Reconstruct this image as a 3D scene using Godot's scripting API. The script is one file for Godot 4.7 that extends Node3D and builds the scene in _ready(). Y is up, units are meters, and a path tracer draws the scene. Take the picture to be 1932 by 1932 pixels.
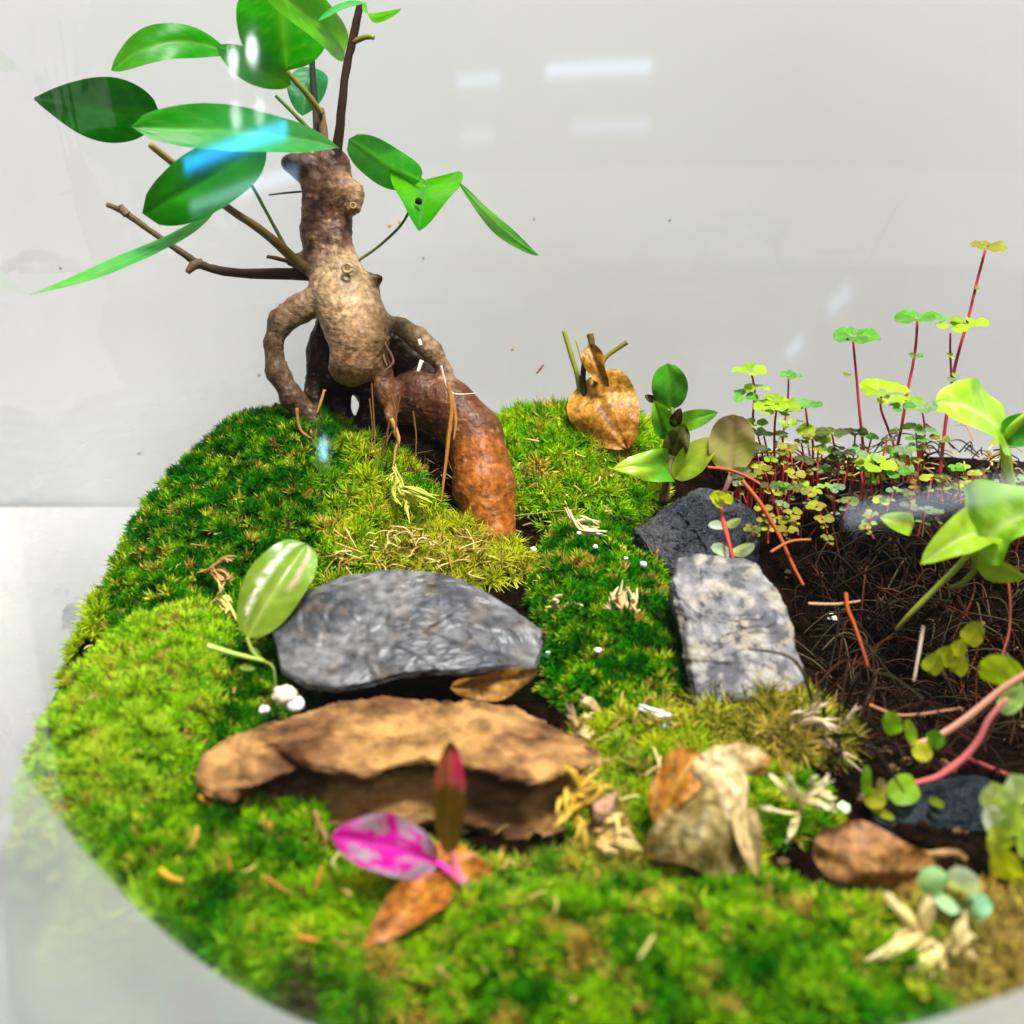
extends Node3D
# A glass terrarium seen close: a fat-rooted bonsai on moss, stones, seedlings and dead leaves.
# Photograph positions are read off a 1932-pixel copy; at(x, y, depth) turns one into a point in metres.

const T := 0.46630766            # tangent of half the field of view (50 degrees)
const EYE := Vector3(0, 0.15, 0)
const FWD := Vector3(0, -0.4226183, -0.9063078)
const UPV := Vector3(0, 0.9063078, -0.4226183)
const JC := Vector2(0.144, -0.255)   # centre of the jar in plan
const JA := 0.266
const JB := 0.152

var rng := RandomNumberGenerator.new()
var nz := FastNoiseLite.new()
var nf := FastNoiseLite.new()
var cell := FastNoiseLite.new()
var used := {}
var pads := []
var M := {}


# ---------------------------------------------------------------- mesh builder
class Shape:
	var v := PackedVector3Array()
	var c := PackedColorArray()
	var uv := PackedVector2Array()
	var n := PackedVector3Array()
	var i := PackedInt32Array()
	func vert(p: Vector3, col := Color.WHITE, t := Vector2.ZERO) -> int:
		v.append(p); c.append(col); uv.append(t)
		return v.size() - 1
	func tri(a: int, b: int, d: int) -> void:
		i.append(a); i.append(b); i.append(d)
	func quad(a: int, b: int, d: int, e: int) -> void:
		tri(a, b, d); tri(a, d, e)
	func grid(start: int, rows: int, cols: int, wrap: bool) -> void:
		for r in rows - 1:
			for k in (cols if wrap else cols - 1):
				var k2 := (k + 1) % cols
				quad(start + r * cols + k, start + r * cols + k2, start + (r + 1) * cols + k2, start + (r + 1) * cols + k)
	func normals() -> void:
		n = PackedVector3Array(); n.resize(v.size())
		for t in range(0, i.size(), 3):
			var a := i[t]; var b := i[t + 1]; var d := i[t + 2]
			var f := (v[d] - v[a]).cross(v[b] - v[a])
			n[a] += f; n[b] += f; n[d] += f
		for k in n.size():
			n[k] = n[k].normalized() if n[k].length_squared() > 0.0 else Vector3.UP
	func mesh(origin := Vector3.ZERO) -> ArrayMesh:
		if n.size() != v.size():
			normals()
		var p := v
		if origin != Vector3.ZERO:
			p = PackedVector3Array(); p.resize(v.size())
			for k in v.size():
				p[k] = v[k] - origin
		var arr := []
		arr.resize(Mesh.ARRAY_MAX)
		arr[Mesh.ARRAY_VERTEX] = p
		arr[Mesh.ARRAY_NORMAL] = n
		arr[Mesh.ARRAY_COLOR] = c
		arr[Mesh.ARRAY_TEX_UV] = uv
		arr[Mesh.ARRAY_INDEX] = i
		var m := ArrayMesh.new()
		m.add_surface_from_arrays(Mesh.PRIMITIVE_TRIANGLES, arr)
		return m


# ---------------------------------------------------------------- places
func at(px: float, py: float, d: float) -> Vector3:
	return EYE + d * (Vector3((px - 966.0) / 966.0 * T, 0, 0) + UPV * (-(py - 966.0) / 966.0 * T) + FWD)

func px_m(px: float, d: float) -> float:
	return px * d * T / 966.0

func flat(px: float, py: float, h := 0.0) -> Vector3:
	var dir := at(px, py, 1.0) - EYE
	return EYE + dir * ((h - EYE.y) / dir.y)

func ground(px: float, py: float, up := 0.0) -> Vector3:   # where the sight line meets the moss or soil
	var dir := at(px, py, 1.0) - EYE
	var d := 0.12
	while d < 0.6:
		var p := EYE + dir * d
		if p.y < high(p.x, p.z):
			break
		d += 0.0012
	return EYE + dir * d + Vector3(0, up, 0)

func gdepth(px: float, py: float) -> float:
	return (ground(px, py) - EYE).dot(FWD)

func inside(x: float, z: float) -> float:        # under 1 within the jar
	return pow(absf((x - JC.x) / JA), 3.0) + pow(absf((z - JC.y) / JB), 3.0)

func sm(a: float, b: float, x: float) -> float:
	return smoothstep(a, b, x)

func soil(x: float, z: float) -> float:
	var h := 0.022 * exp(-pow((x + 0.062) / 0.062, 2.0) - pow((z + 0.345) / 0.045, 2.0))
	h += 0.012 * exp(-pow((x - 0.03) / 0.05, 2.0) - pow((z + 0.365) / 0.03, 2.0))
	h += 0.005 * exp(-pow((x - 0.14) / 0.09, 2.0) - pow((z + 0.36) / 0.03, 2.0))
	h -= 0.034 * exp(-pow((x - 0.115) / 0.042, 2.0) - pow((z + 0.272) / 0.05, 2.0))
	h -= 0.008 * exp(-pow((x + 0.01) / 0.045, 2.0) - pow((z + 0.236) / 0.012, 2.0))
	h -= 0.006
	h += 0.0016 * nz.get_noise_2d(x * 60.0, z * 60.0) + 0.0007 * nf.get_noise_2d(x * 300.0, z * 300.0)
	h -= 0.05 * sm(-0.372, -0.402, z)
	h -= 0.04 * sm(0.9, 1.06, inside(x, z))
	return h

func lift(k: int, x: float, z: float) -> float:   # how high pad k stands over the soil
	var p: Dictionary = pads[k]
	var dx: float = (x - p.c.x) / p.rx
	var dz: float = (z - p.c.y) / p.rz
	var f: float = 1.0 - dx * dx - dz * dz + 0.25 * nz.get_noise_3d(x * 70.0, z * 70.0, k * 9.0)
	return p.h * pow(f, 0.42) + (0.003 * nz.get_noise_2d(x * 230.0, z * 230.0) + 0.0012 * nf.get_noise_2d(x * 330.0, z * 330.0)) * minf(f * 4.0, 1.0) if f > 0.0 else -1.0

func owner_at(x: float, z: float) -> Array:
	var best := -1
	var top := 0.0
	var next := -1
	var under := 0.0
	for k in pads.size():
		var p: Dictionary = pads[k]
		if absf(x - p.c.x) > p.rx * 1.25 or absf(z - p.c.y) > p.rz * 1.25:
			continue
		var l := lift(k, x, z)
		if l > top:
			next = best; under = top
			top = l; best = k
		elif l > under:
			next = k; under = l
	return [best, top, next, under]

func high(x: float, z: float) -> float:
	return soil(x, z) + owner_at(x, z)[1]


# ---------------------------------------------------------------- objects
func named(parent: Node, called: String) -> String:
	var key := str(parent.get_instance_id()) + called
	var k: int = used.get(key, 0)
	used[key] = k + 1
	return called if k == 0 else "%s_%03d" % [called, k]

func put(o: Node3D, called: String, parent: Node) -> void:
	o.name = named(parent, called)
	parent.add_child(o, true)

func tag(o: Node3D, label: String, category: String, group := "") -> void:
	o.set_meta("label", label)
	o.set_meta("category", category)
	if group:
		o.set_meta("group", group)

func thing(called: String, label: String, category: String, base: Vector3, group := "") -> Node3D:
	var o := Node3D.new()
	put(o, called, self)
	o.position = base
	tag(o, label, category, group)
	return o

func part(root: Node3D, s: Shape, called: String, m: Material, parent: Node3D = null, label := "") -> MeshInstance3D:
	var o := MeshInstance3D.new()
	o.mesh = s.mesh(root.position)
	o.mesh.surface_set_material(0, m)
	put(o, called, parent if parent else root)
	if label:
		o.set_meta("label", label)
	return o

func solo(s: Shape, called: String, m: Material, label: String, category: String, group := "") -> MeshInstance3D:
	var lo := s.v[0]
	var hi := s.v[0]
	for p in s.v:
		lo = lo.min(p); hi = hi.max(p)
	var o := MeshInstance3D.new()
	o.position = Vector3((lo.x + hi.x) / 2, lo.y, (lo.z + hi.z) / 2)
	o.mesh = s.mesh(o.position)
	o.mesh.surface_set_material(0, m)
	put(o, called, self)
	tag(o, label, category, group)
	return o

func struct(s: Shape, called: String, m: Material) -> MeshInstance3D:
	var o := MeshInstance3D.new()
	o.mesh = s.mesh()
	o.mesh.surface_set_material(0, m)
	put(o, called, self)
	o.set_meta("kind", "structure")
	return o


# ---------------------------------------------------------------- shapes
func smooth(pts: Array, per := 6) -> PackedVector3Array:
	var out := PackedVector3Array()
	var n := pts.size()
	for k in n - 1:
		var a: Vector3 = pts[maxi(k - 1, 0)]
		var b: Vector3 = pts[k]
		var c: Vector3 = pts[k + 1]
		var d: Vector3 = pts[mini(k + 2, n - 1)]
		for j in per:
			out.append(b.cubic_interpolate(c, a, d, float(j) / per))
	out.append(pts[n - 1])
	return out

func ramp(list: Array, t: float) -> float:
	var f := t * (list.size() - 1)
	var k := mini(int(f), list.size() - 2)
	return lerpf(list[k], list[k + 1], f - k)

func tube(s: Shape, pts: Array, radii: Array, sides := 7, ca := Color.WHITE, cb := Color.WHITE, wob := 0.12, per := 6) -> void:
	var line := smooth(pts, per)
	var n := line.size()
	var start := s.v.size()
	var side := Vector3.RIGHT
	for k in n:
		var dir := (line[mini(k + 1, n - 1)] - line[maxi(k - 1, 0)]).normalized()
		if k == 0:
			side = dir.cross(Vector3.UP if absf(dir.y) < 0.9 else Vector3.RIGHT).normalized()
		side = (side - dir * side.dot(dir)).normalized()
		var other := dir.cross(side)
		var t := float(k) / (n - 1)
		var r := ramp(radii, t)
		for j in sides:
			var a := TAU * j / sides
			var rr := r * (1.0 + wob * nf.get_noise_3d(line[k].x * 900 + cos(a), line[k].y * 900 + sin(a), line[k].z * 900))
			s.vert(line[k] + (side * cos(a) + other * sin(a)) * rr, ca.lerp(cb, t), Vector2(t, float(j) / sides))
	s.grid(start, n, sides, true)
	var e0 := s.vert(line[0], ca)
	var e1 := s.vert(line[n - 1], cb)
	for j in sides:
		s.tri(e0, start + (j + 1) % sides, start + j)
		s.tri(e1, start + (n - 1) * sides + j, start + (n - 1) * sides + (j + 1) % sides)

func pts3(list: Array, d: float, d2 := -1.0) -> Array:   # [x, y, x, y ...] at one depth or running to another
	var out := []
	var n := list.size() / 2
	for k in n:
		out.append(at(list[2 * k], list[2 * k + 1], d if d2 < 0 else lerpf(d, d2, float(k) / maxf(n - 1, 1))))
	return out

# A blade of leaf. o: a, b (outline powers), bend (arch over its length), fold, wave, roll (degrees, 0 faces the eye), c, c2 (blade, veins), spot, veins
func leaf(s: Shape, base: Vector3, tip: Vector3, width: float, o := {}) -> void:
	var nt: int = o.get("nt", 14)
	var ns: int = o.get("ns", 4)
	var pa: float = o.get("a", 0.55)
	var pb: float = o.get("b", 0.7)
	var dir := tip - base
	var ln := dir.length()
	var eye := (EYE - base.lerp(tip, 0.5)).normalized()
	var nrm: Vector3 = o.get("n", eye)
	var side := dir.cross(nrm).normalized().rotated(dir.normalized(), deg_to_rad(o.get("roll", 0.0)))
	nrm = side.cross(dir).normalized()
	var bend: float = o.get("bend", 0.1)
	var skew: float = o.get("skew", 0.0)
	var fold: float = o.get("fold", 0.25)
	var wave: float = o.get("wave", 0.06)
	var twist: float = o.get("twist", 0.0)
	var veins: float = o.get("veins", 6.0)
	var rel: float = o.get("relief", 0.02)
	var c: Color = o.get("c", Color(0.05, 0.25, 0.01))
	var c2: Color = o.get("c2", c.lerp(Color(0.4, 0.6, 0.08), 0.16))
	var c3: Color = o.get("c3", c)            # toward the tip
	var spot: Color = o.get("spot", c)
	var spots: float = o.get("spots", 0.0)
	var tm := pa / (pa + pb)
	var top := pow(tm, pa) * pow(1 - tm, pb)
	var seed_ := base.x * 3000.0 + base.y * 1700.0
	var start := s.v.size()
	for k in nt + 1:
		var t := float(k) / nt
		var w := width * 0.5 * (pow(t, pa) * pow(1 - t, pb) / top) + width * 0.012
		var axis := base + dir * t + nrm * ln * bend * 4.0 * t * (1 - t) + side * ln * skew * 4.0 * t * (1 - t)
		var sd := side.rotated(dir.normalized(), twist * (t - 0.5))
		var nn := sd.cross(dir).normalized()
		for j in range(-ns, ns + 1):
			var q := float(j) / ns
			var e := absf(q)
			var vein := pow(maxf(0.0, cos((t * veins - e * 0.55 * veins * 0.3) * TAU)), 6.0) * (1.0 - e * 0.6) * sm(0.02, 0.2, e)
			var mid := exp(-e * e * 60.0)
			var p := axis + sd * w * q + nn * w * (fold * (e - 0.3)) + nn * w * wave * 2.0 * sin(t * 9.0 + q * 2.5 + seed_) * e
			p += nn * width * 0.6 * wave * nz.get_noise_3d(p.x * 220.0, p.y * 220.0, seed_)
			p -= nn * width * rel * (mid + 0.6 * vein)
			var g := nf.get_noise_3d(p.x * 500.0, p.y * 500.0, p.z * 500.0 + seed_)
			var col := c.lerp(c3, sm(0.35, 1.0, t)).lerp(c2, clampf(maxf(mid * 0.8, vein * 0.55), 0, 1))
			if spots > 0.0:
				col = col.lerp(spot, spots * sm(-0.05, 0.25, g + 0.4 * nz.get_noise_3d(p.x * 160.0, p.y * 160.0, seed_)))
			col = Color(col.r * (1 + 0.25 * g), col.g * (1 + 0.25 * g), col.b * (1 + 0.25 * g))
			s.vert(p, col, Vector2(t, q))
	s.grid(start, nt + 1, 2 * ns + 1, false)

func rock(top: Array, layers: Array, amp: float, ca: Color, cb: Color, bulge := 0.0, rough := 1.0, N := 150) -> Shape:
	var s := Shape.new()
	var ring := PackedVector3Array()
	var total := 0.0
	var m := top.size()
	for k in m:
		total += (top[k] - top[(k + 1) % m]).length()
	var step := total / N
	var k0 := 0
	var along := 0.0
	for j in N:
		var want := j * step
		while along + (top[k0] - top[(k0 + 1) % m]).length() < want:
			along += (top[k0] - top[(k0 + 1) % m]).length()
			k0 = (k0 + 1) % m
		var seg: float = (top[k0] - top[(k0 + 1) % m]).length()
		ring.append(top[k0].lerp(top[(k0 + 1) % m], (want - along) / seg))
	var mid := Vector3.ZERO
	for p in ring:
		mid += p / N
	var up := Vector3.ZERO
	for j in N:
		up += (ring[j] - mid).cross(ring[(j + 1) % N] - mid)
	up = up.normalized()
	if up.y < 0:
		up = -up
	var rows := 0
	for r in range(1, 65):
		var f := r / 64.0
		for j in N:
			s.vert(mid.lerp(ring[j], f) + up * bulge * (1 - f * f))
		rows += 1
	var was := [1.0, Vector3.ZERO]
	for lay in layers:
		for r in range(1, 11):
			var f := r / 10.0
			var sc: float = lerpf(was[0], lay[0], f)
			var off: Vector3 = was[1].lerp(lay[1], f)
			for j in N:
				s.vert(mid + (ring[j] - mid) * sc + off)
			rows += 1
		was = lay
	s.grid(0, rows, N, true)
	var e := s.vert(mid + up * bulge)
	var e2 := s.vert(mid + was[1])
	for j in N:
		s.tri(e, (j + 1) % N, j)
		s.tri(e2, (rows - 1) * N + j, (rows - 1) * N + (j + 1) % N)
	for turn in 2:     # coarse breaks, then fine grain
		s.normals()
		for k in s.v.size():
			var p := s.v[k]
			if turn == 0:
				var ce := cell.get_noise_3d(p.x * 160.0, p.y * 260.0, p.z * 160.0)
				var big := nz.get_noise_3d(p.x * 130.0, p.y * 190.0, p.z * 130.0)
				var terrace := roundf(nz.get_noise_3d(p.x * 75.0 + 30.0, p.y * 160.0, p.z * 75.0) * 5.0) / 5.0
				s.v[k] += s.n[k] * amp * (0.6 * big + 0.6 * ce + 1.3 * terrace)
			else:
				var g := nf.get_noise_3d(p.x * 420.0, p.y * 700.0, p.z * 420.0)
				var crack := maxf(0.0, 1.0 - absf(nf.get_noise_3d(p.x * 130.0, p.y * 380.0, p.z * 130.0 + 40.0)) * 14.0)
				s.v[k] += s.n[k] * amp * rough * (0.4 * g - 0.45 * crack)
				var tone := sm(-0.35, 0.45, nz.get_noise_3d(p.x * 90.0 + 7, p.y * 90.0, p.z * 90.0) + 0.5 * g)
				s.c[k] = ca.lerp(cb, tone)
	s.normals()
	return s

# One skin over tapered bones [from, to, radius, radius, colour]
func skin(bones: Array, k: float, size: float, amp: float) -> Shape:
	var lo := Vector3.INF
	var hi := -Vector3.INF
	for b in bones:
		var r: float = maxf(b[2], b[3]) + 3 * k + 2 * size
		lo = lo.min(b[0].min(b[1]) - Vector3.ONE * r)
		hi = hi.max(b[0].max(b[1]) + Vector3.ONE * r)
	var nx := int((hi.x - lo.x) / size) + 2
	var ny := int((hi.y - lo.y) / size) + 2
	var nzz := int((hi.z - lo.z) / size) + 2
	var f := PackedFloat32Array()
	f.resize(nx * ny * nzz)
	for b in bones:
		var a: Vector3 = b[0]
		var ab: Vector3 = b[1] - a
		var l2 := maxf(ab.length_squared(), 1e-12)
		var ra: float = b[2]
		var rb: float = b[3]
		var r := maxf(ra, rb) + 2.5 * k
		var p0 := ((a.min(b[1]) - Vector3.ONE * r - lo) / size).max(Vector3.ZERO)
		var p1 := (a.max(b[1]) + Vector3.ONE * r - lo) / size
		for z in range(int(p0.z), mini(int(p1.z) + 2, nzz)):
			for y in range(int(p0.y), mini(int(p1.y) + 2, ny)):
				for x in range(int(p0.x), mini(int(p1.x) + 2, nx)):
					var p := lo + Vector3(x, y, z) * size
					var t := clampf((p - a).dot(ab) / l2, 0, 1)
					var d := (p - a - ab * t).length() - lerpf(ra, rb, t)
					if d < 2.5 * k:
						f[(z * ny + y) * nx + x] += exp(-d / k)
	var s := Shape.new()
	var ids := PackedInt32Array()
	ids.resize(f.size())
	ids.fill(-1)
	var offs := [0, 1, nx, nx + 1, nx * ny, nx * ny + 1, nx * ny + nx, nx * ny + nx + 1]
	var edges := [[0, 1], [2, 3], [4, 5], [6, 7], [0, 2], [1, 3], [4, 6], [5, 7], [0, 4], [1, 5], [2, 6], [3, 7]]
	for z in nzz - 1:
		for y in ny - 1:
			for x in nx - 1:
				var o := (z * ny + y) * nx + x
				var mask := 0
				for q in 8:
					if f[o + offs[q]] > 1.0:
						mask |= 1 << q
				if mask == 0 or mask == 255:
					continue
				var sum := Vector3.ZERO
				var n := 0
				for e in edges:
					var ia: int = e[0]
					var ib: int = e[1]
					if ((mask >> ia) & 1) != ((mask >> ib) & 1):
						var va := log(maxf(f[o + offs[ia]], 0.05))
						var vb := log(maxf(f[o + offs[ib]], 0.05))
						var t := va / (va - vb)
						sum += Vector3(ia & 1, (ia >> 1) & 1, ia >> 2).lerp(Vector3(ib & 1, (ib >> 1) & 1, ib >> 2), t)
						n += 1
				ids[o] = s.vert(lo + (Vector3(x, y, z) + sum / n) * size)
	for z in range(1, nzz - 1):
		for y in range(1, ny - 1):
			for x in range(1, nx - 1):
				var o := (z * ny + y) * nx + x
				var here := f[o] > 1.0
				if here != (f[o + 1] > 1.0):
					var q := [ids[o], ids[o - nx], ids[o - nx - nx * ny], ids[o - nx * ny]]
					if here: s.quad(q[3], q[2], q[1], q[0])
					else: s.quad(q[0], q[1], q[2], q[3])
				if here != (f[o + nx] > 1.0):
					var q := [ids[o], ids[o - nx * ny], ids[o - 1 - nx * ny], ids[o - 1]]
					if here: s.quad(q[3], q[2], q[1], q[0])
					else: s.quad(q[0], q[1], q[2], q[3])
				if here != (f[o + nx * ny] > 1.0):
					var q := [ids[o], ids[o - 1], ids[o - 1 - nx], ids[o - nx]]
					if here: s.quad(q[3], q[2], q[1], q[0])
					else: s.quad(q[0], q[1], q[2], q[3])
	s.normals()
	for q in s.v.size():
		var p := s.v[q]
		var col := Color(0, 0, 0)
		var w := 0.0
		var rough := 0.0
		for b in bones:
			var a: Vector3 = b[0]
			var ab: Vector3 = b[1] - a
			var t := clampf((p - a).dot(ab) / maxf(ab.length_squared(), 1e-12), 0, 1)
			var d := (p - a - ab * t).length() - lerpf(b[2], b[3], t)
			if d < 4 * k:
				var e := exp(-d / k * 1.3)
				var bc: Color = b[4]
				if b.size() > 6:
					bc = bc.lerp(b[6], t)
				col += bc * e
				rough += e * (b[5] if b.size() > 5 else 1.0)
				w += e
		if w > 0:
			col = col * (1.0 / w); rough /= w
		var g := nf.get_noise_3d(p.x * 700, p.y * 500, p.z * 700)
		var g2 := nz.get_noise_3d(p.x * 160, p.y * 160, p.z * 160)
		var lent := sm(0.28, 0.5, nf.get_noise_3d(p.x * 330, p.y * 1300, p.z * 330))
		s.v[q] += s.n[q] * amp * rough * (g * 0.6 + g2 * 0.8 + lent * 0.4)
		s.c[q] = Color(col.r, col.g, col.b).lerp(Color(0.45, 0.33, 0.2), 0.4 * lent) * (1.0 + 0.5 * g2 + 0.35 * g)
	s.normals()
	return s


# ---------------------------------------------------------------- materials
func noise_tex(freq: float, octaves := 4, colors := [], as_normal := false, kind := FastNoiseLite.TYPE_SIMPLEX_SMOOTH, size := 512) -> NoiseTexture2D:
	var n := FastNoiseLite.new()
	n.noise_type = kind
	n.frequency = freq
	n.fractal_octaves = octaves
	n.seed = int(freq * 10000) + octaves
	var t := NoiseTexture2D.new()
	t.width = size; t.height = size
	t.seamless = true
	t.noise = n
	t.as_normal_map = as_normal
	if colors:
		var gr := Gradient.new()
		gr.offsets = PackedFloat32Array(colors[0])
		gr.colors = PackedColorArray(colors[1])
		t.color_ramp = gr
	return t

func mat(rough: float, back := 0.0, spec := 0.5, back_tint := Color(1, 1, 0.55)) -> StandardMaterial3D:
	var m := StandardMaterial3D.new()
	m.vertex_color_use_as_albedo = true
	m.roughness = rough
	m.metallic_specular = spec
	m.cull_mode = BaseMaterial3D.CULL_DISABLED
	if back > 0:
		m.backlight_enabled = true
		m.backlight = back_tint * back
	return m

func relief(m: StandardMaterial3D, t: Texture2D, cm: float, scale: Vector3, color: Texture2D = null) -> StandardMaterial3D:
	m.heightmap_enabled = true
	m.heightmap_texture = t
	m.heightmap_scale = cm
	m.uv1_triplanar = true
	m.uv1_scale = scale
	if color:
		m.albedo_texture = color
	return m

func materials() -> void:
	var fine := noise_tex(0.03, 5)
	var grain := noise_tex(0.02, 5, [[0.0, 0.45, 0.6, 1.0], [Color(0.35, 0.33, 0.32), Color(0.8, 0.78, 0.75), Color(0.95, 0.93, 0.9), Color(1, 1, 1)]])
	var speck := noise_tex(0.05, 4, [[0.0, 0.42, 0.52, 0.62, 1.0], [Color(0.22, 0.22, 0.25), Color(0.55, 0.54, 0.55), Color(0.85, 0.83, 0.8), Color(1, 0.97, 0.9), Color(1, 1, 1)]])
	M.bark = relief(mat(0.45, 0.0, 0.28), fine, 0.03, Vector3(34, 40, 34), grain)
	M.twig = relief(mat(0.6, 0.0, 0.2), fine, 0.02, Vector3(150, 150, 150))
	M.leaf = mat(0.36, 1.0, 0.3)
	M.gloss = mat(0.2, 0.8, 0.4)
	M.small = mat(0.42, 1.0, 0.25)
	M.dry = relief(mat(0.4, 0.4, 0.3, Color(1, 0.8, 0.5)), fine, 0.02, Vector3(40, 40, 40), grain)
	M.stem = mat(0.4, 0.3, 0.25, Color(1, 0.6, 0.5))
	M.straw = mat(0.6, 0.5, 0.2, Color(1, 0.9, 0.6))
	M.moss = mat(0.5, 0.6, 0.1)
	M.mound = relief(mat(0.9, 0.0, 0.05), fine, 0.1, Vector3(120, 120, 120))
	M.soil = relief(mat(0.75, 0.0, 0.08), fine, 0.12, Vector3(70, 70, 70), grain)
	M.slate = relief(mat(0.37, 0.0, 0.38), fine, 0.012, Vector3(20, 40, 24), grain)
	M.brown = relief(mat(0.55, 0.0, 0.15), fine, 0.06, Vector3(9, 40, 9), grain)
	M.granite = relief(mat(0.55, 0.0, 0.25), fine, 0.015, Vector3(40, 40, 40))
	M.dark = relief(mat(0.35, 0.0, 0.22), fine, 0.07, Vector3(50, 50, 50), grain)
	M.perlite = relief(mat(0.7), fine, 0.03, Vector3(120, 120, 120))
	var g := StandardMaterial3D.new()
	g.transparency = BaseMaterial3D.TRANSPARENCY_ALPHA
	g.albedo_color = Color(0, 0, 0, 0.0)
	g.roughness = 0.045
	g.cull_mode = BaseMaterial3D.CULL_DISABLED
	M.glass = g
	var veil_mat := StandardMaterial3D.new()  # white wash standing in for a reflection on the lower glass
	veil_mat.transparency = BaseMaterial3D.TRANSPARENCY_ALPHA
	veil_mat.vertex_color_use_as_albedo = true
	veil_mat.albedo_color = Color(1, 1, 1, 1.0)
	veil_mat.roughness = 0.5
	veil_mat.backlight_enabled = true
	veil_mat.backlight = Color(1, 1, 1)
	veil_mat.cull_mode = BaseMaterial3D.CULL_DISABLED
	M.painted_veil = veil_mat
	var w := StandardMaterial3D.new()
	w.albedo_color = Color(0.853, 0.852, 0.845)
	w.roughness = 0.7
	w.albedo_texture = noise_tex(0.004, 3, [[0.0, 1.0], [Color(0.955, 0.955, 0.95), Color(1, 1, 1)]])
	w.uv1_triplanar = true
	w.uv1_scale = Vector3(2, 2, 2)
	M.wall = w
	var tb := w.duplicate()
	tb.albedo_color = Color(0.775, 0.772, 0.76)
	tb.roughness = 0.5
	M.table = tb
	var l2 := StandardMaterial3D.new()
	l2.albedo_color = Color(0.9, 0.9, 0.9)
	l2.emission_enabled = true
	l2.emission = Color(1.0, 0.98, 0.94)
	l2.emission_energy_multiplier = 1.0
	M.panel = l2
	var hm := StandardMaterial3D.new()
	hm.albedo_color = Color(0.75, 0.75, 0.75)
	hm.roughness = 0.4
	M.housing = hm


func _ready() -> void:
	# ---- camera, surroundings, lamps, exposure
	var cam := Camera3D.new()
	cam.name = "camera"
	add_child(cam)
	cam.position = EYE
	cam.rotation_degrees = Vector3(-25, 0, 0)
	cam.fov = 50.0
	cam.near = 0.01
	cam.far = 20.0
	var lens := CameraAttributesPhysical.new()
	lens.frustum_focal_length = 12.0 / T
	lens.frustum_focus_distance = 0.345
	lens.frustum_near = 0.01
	lens.frustum_far = 20.0
	lens.exposure_aperture = 8.5
	cam.attributes = lens
	cam.current = true
	var env := Environment.new()
	env.background_mode = Environment.BG_COLOR
	env.background_color = Color(0.05, 0.051, 0.053).linear_to_srgb()
	env.tonemap_mode = Environment.TONE_MAPPER_LINEAR
	env.tonemap_exposure = 1.3
	env.sdfgi_enabled = true
	env.ssao_enabled = true
	env.ssil_enabled = true
	var we := WorldEnvironment.new()
	we.name = "world_environment"
	we.environment = env
	add_child(we)
	rng.seed = 7
	nz.noise_type = FastNoiseLite.TYPE_SIMPLEX_SMOOTH
	nz.frequency = 0.35
	nz.fractal_octaves = 3
	nz.seed = 3
	nf.noise_type = FastNoiseLite.TYPE_SIMPLEX_SMOOTH
	nf.frequency = 0.5
	nf.fractal_octaves = 4
	nf.seed = 11
	cell.noise_type = FastNoiseLite.TYPE_CELLULAR
	cell.cellular_return_type = FastNoiseLite.RETURN_CELL_VALUE
	cell.frequency = 0.3
	cell.seed = 5
	materials()
	panel_lamp(Vector3(0.3, 1.5, -0.06), Vector2(0.44, 0.32), 6.2)
	panel_lamp(Vector3(0.3, 1.6, 1.15), Vector2(0.7, 0.5), 0.6)  # added fill panel, unseen, brightens the jar front and wall
	tube_lamps()
	# ---- the setting, then what stands in it
	backdrop()
	jar()
	lay_moss()
	bed()
	moss()
	bonsai()
	stones()
	plants_left()
	plants_back()
	plants_right()
	dead_leaves()
	litter()


func box(s: Shape, c: Vector3, h: Vector3) -> void:
	for ax in 3:
		for sg in [-1.0, 1.0]:
			var n := Vector3.ZERO; n[ax] = sg
			var u := Vector3.ZERO; u[(ax + 1) % 3] = 1
			var w := n.cross(u)
			var q := []
			for k in [[-1, -1], [-1, 1], [1, 1], [1, -1]]:
				q.append(s.vert(c + (n + u * k[0] + w * k[1]) * h))
			s.quad(q[0], q[1], q[2], q[3])

func panel_lamp(p: Vector3, size: Vector2, energy: float) -> void:
	var t := thing("panel_lamp", "flat white lamp panel hanging above the terrarium" if p.z < 0.5 else "dim white fill panel added out of view behind the viewer", "lamp", p)
	var s := Shape.new()
	box(s, p + Vector3(0, 0.012, 0), Vector3(size.x / 2 + 0.01, 0.01, size.y / 2 + 0.01))
	part(t, s, "housing", M.housing)
	var d := Shape.new()
	box(d, p, Vector3(size.x / 2, 0.0015, size.y / 2))
	part(t, d, "diffuser", M.panel)
	if p.z > 0.5:
		t.rotation_degrees.x = 35.0
	var l := AreaLight3D.new()
	l.name = "panel_light"
	l.area_size = size
	l.area_normalize_energy = true
	l.light_energy = energy
	l.light_color = Color(1.0, 0.99, 0.985)
	l.area_range = 8.0
	l.area_attenuation = 2.0
	l.shadow_enabled = true
	t.add_child(l)
	l.position = Vector3(0, -0.006, 0)
	l.rotation_degrees = Vector3(-90, 0, 0)

func glowing(col: Color, e: float) -> StandardMaterial3D:
	var l := StandardMaterial3D.new()
	l.albedo_color = Color(0.9, 0.9, 0.9)
	l.emission_enabled = true
	l.emission = col.linear_to_srgb()
	l.emission_energy_multiplier = e
	return l

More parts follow.
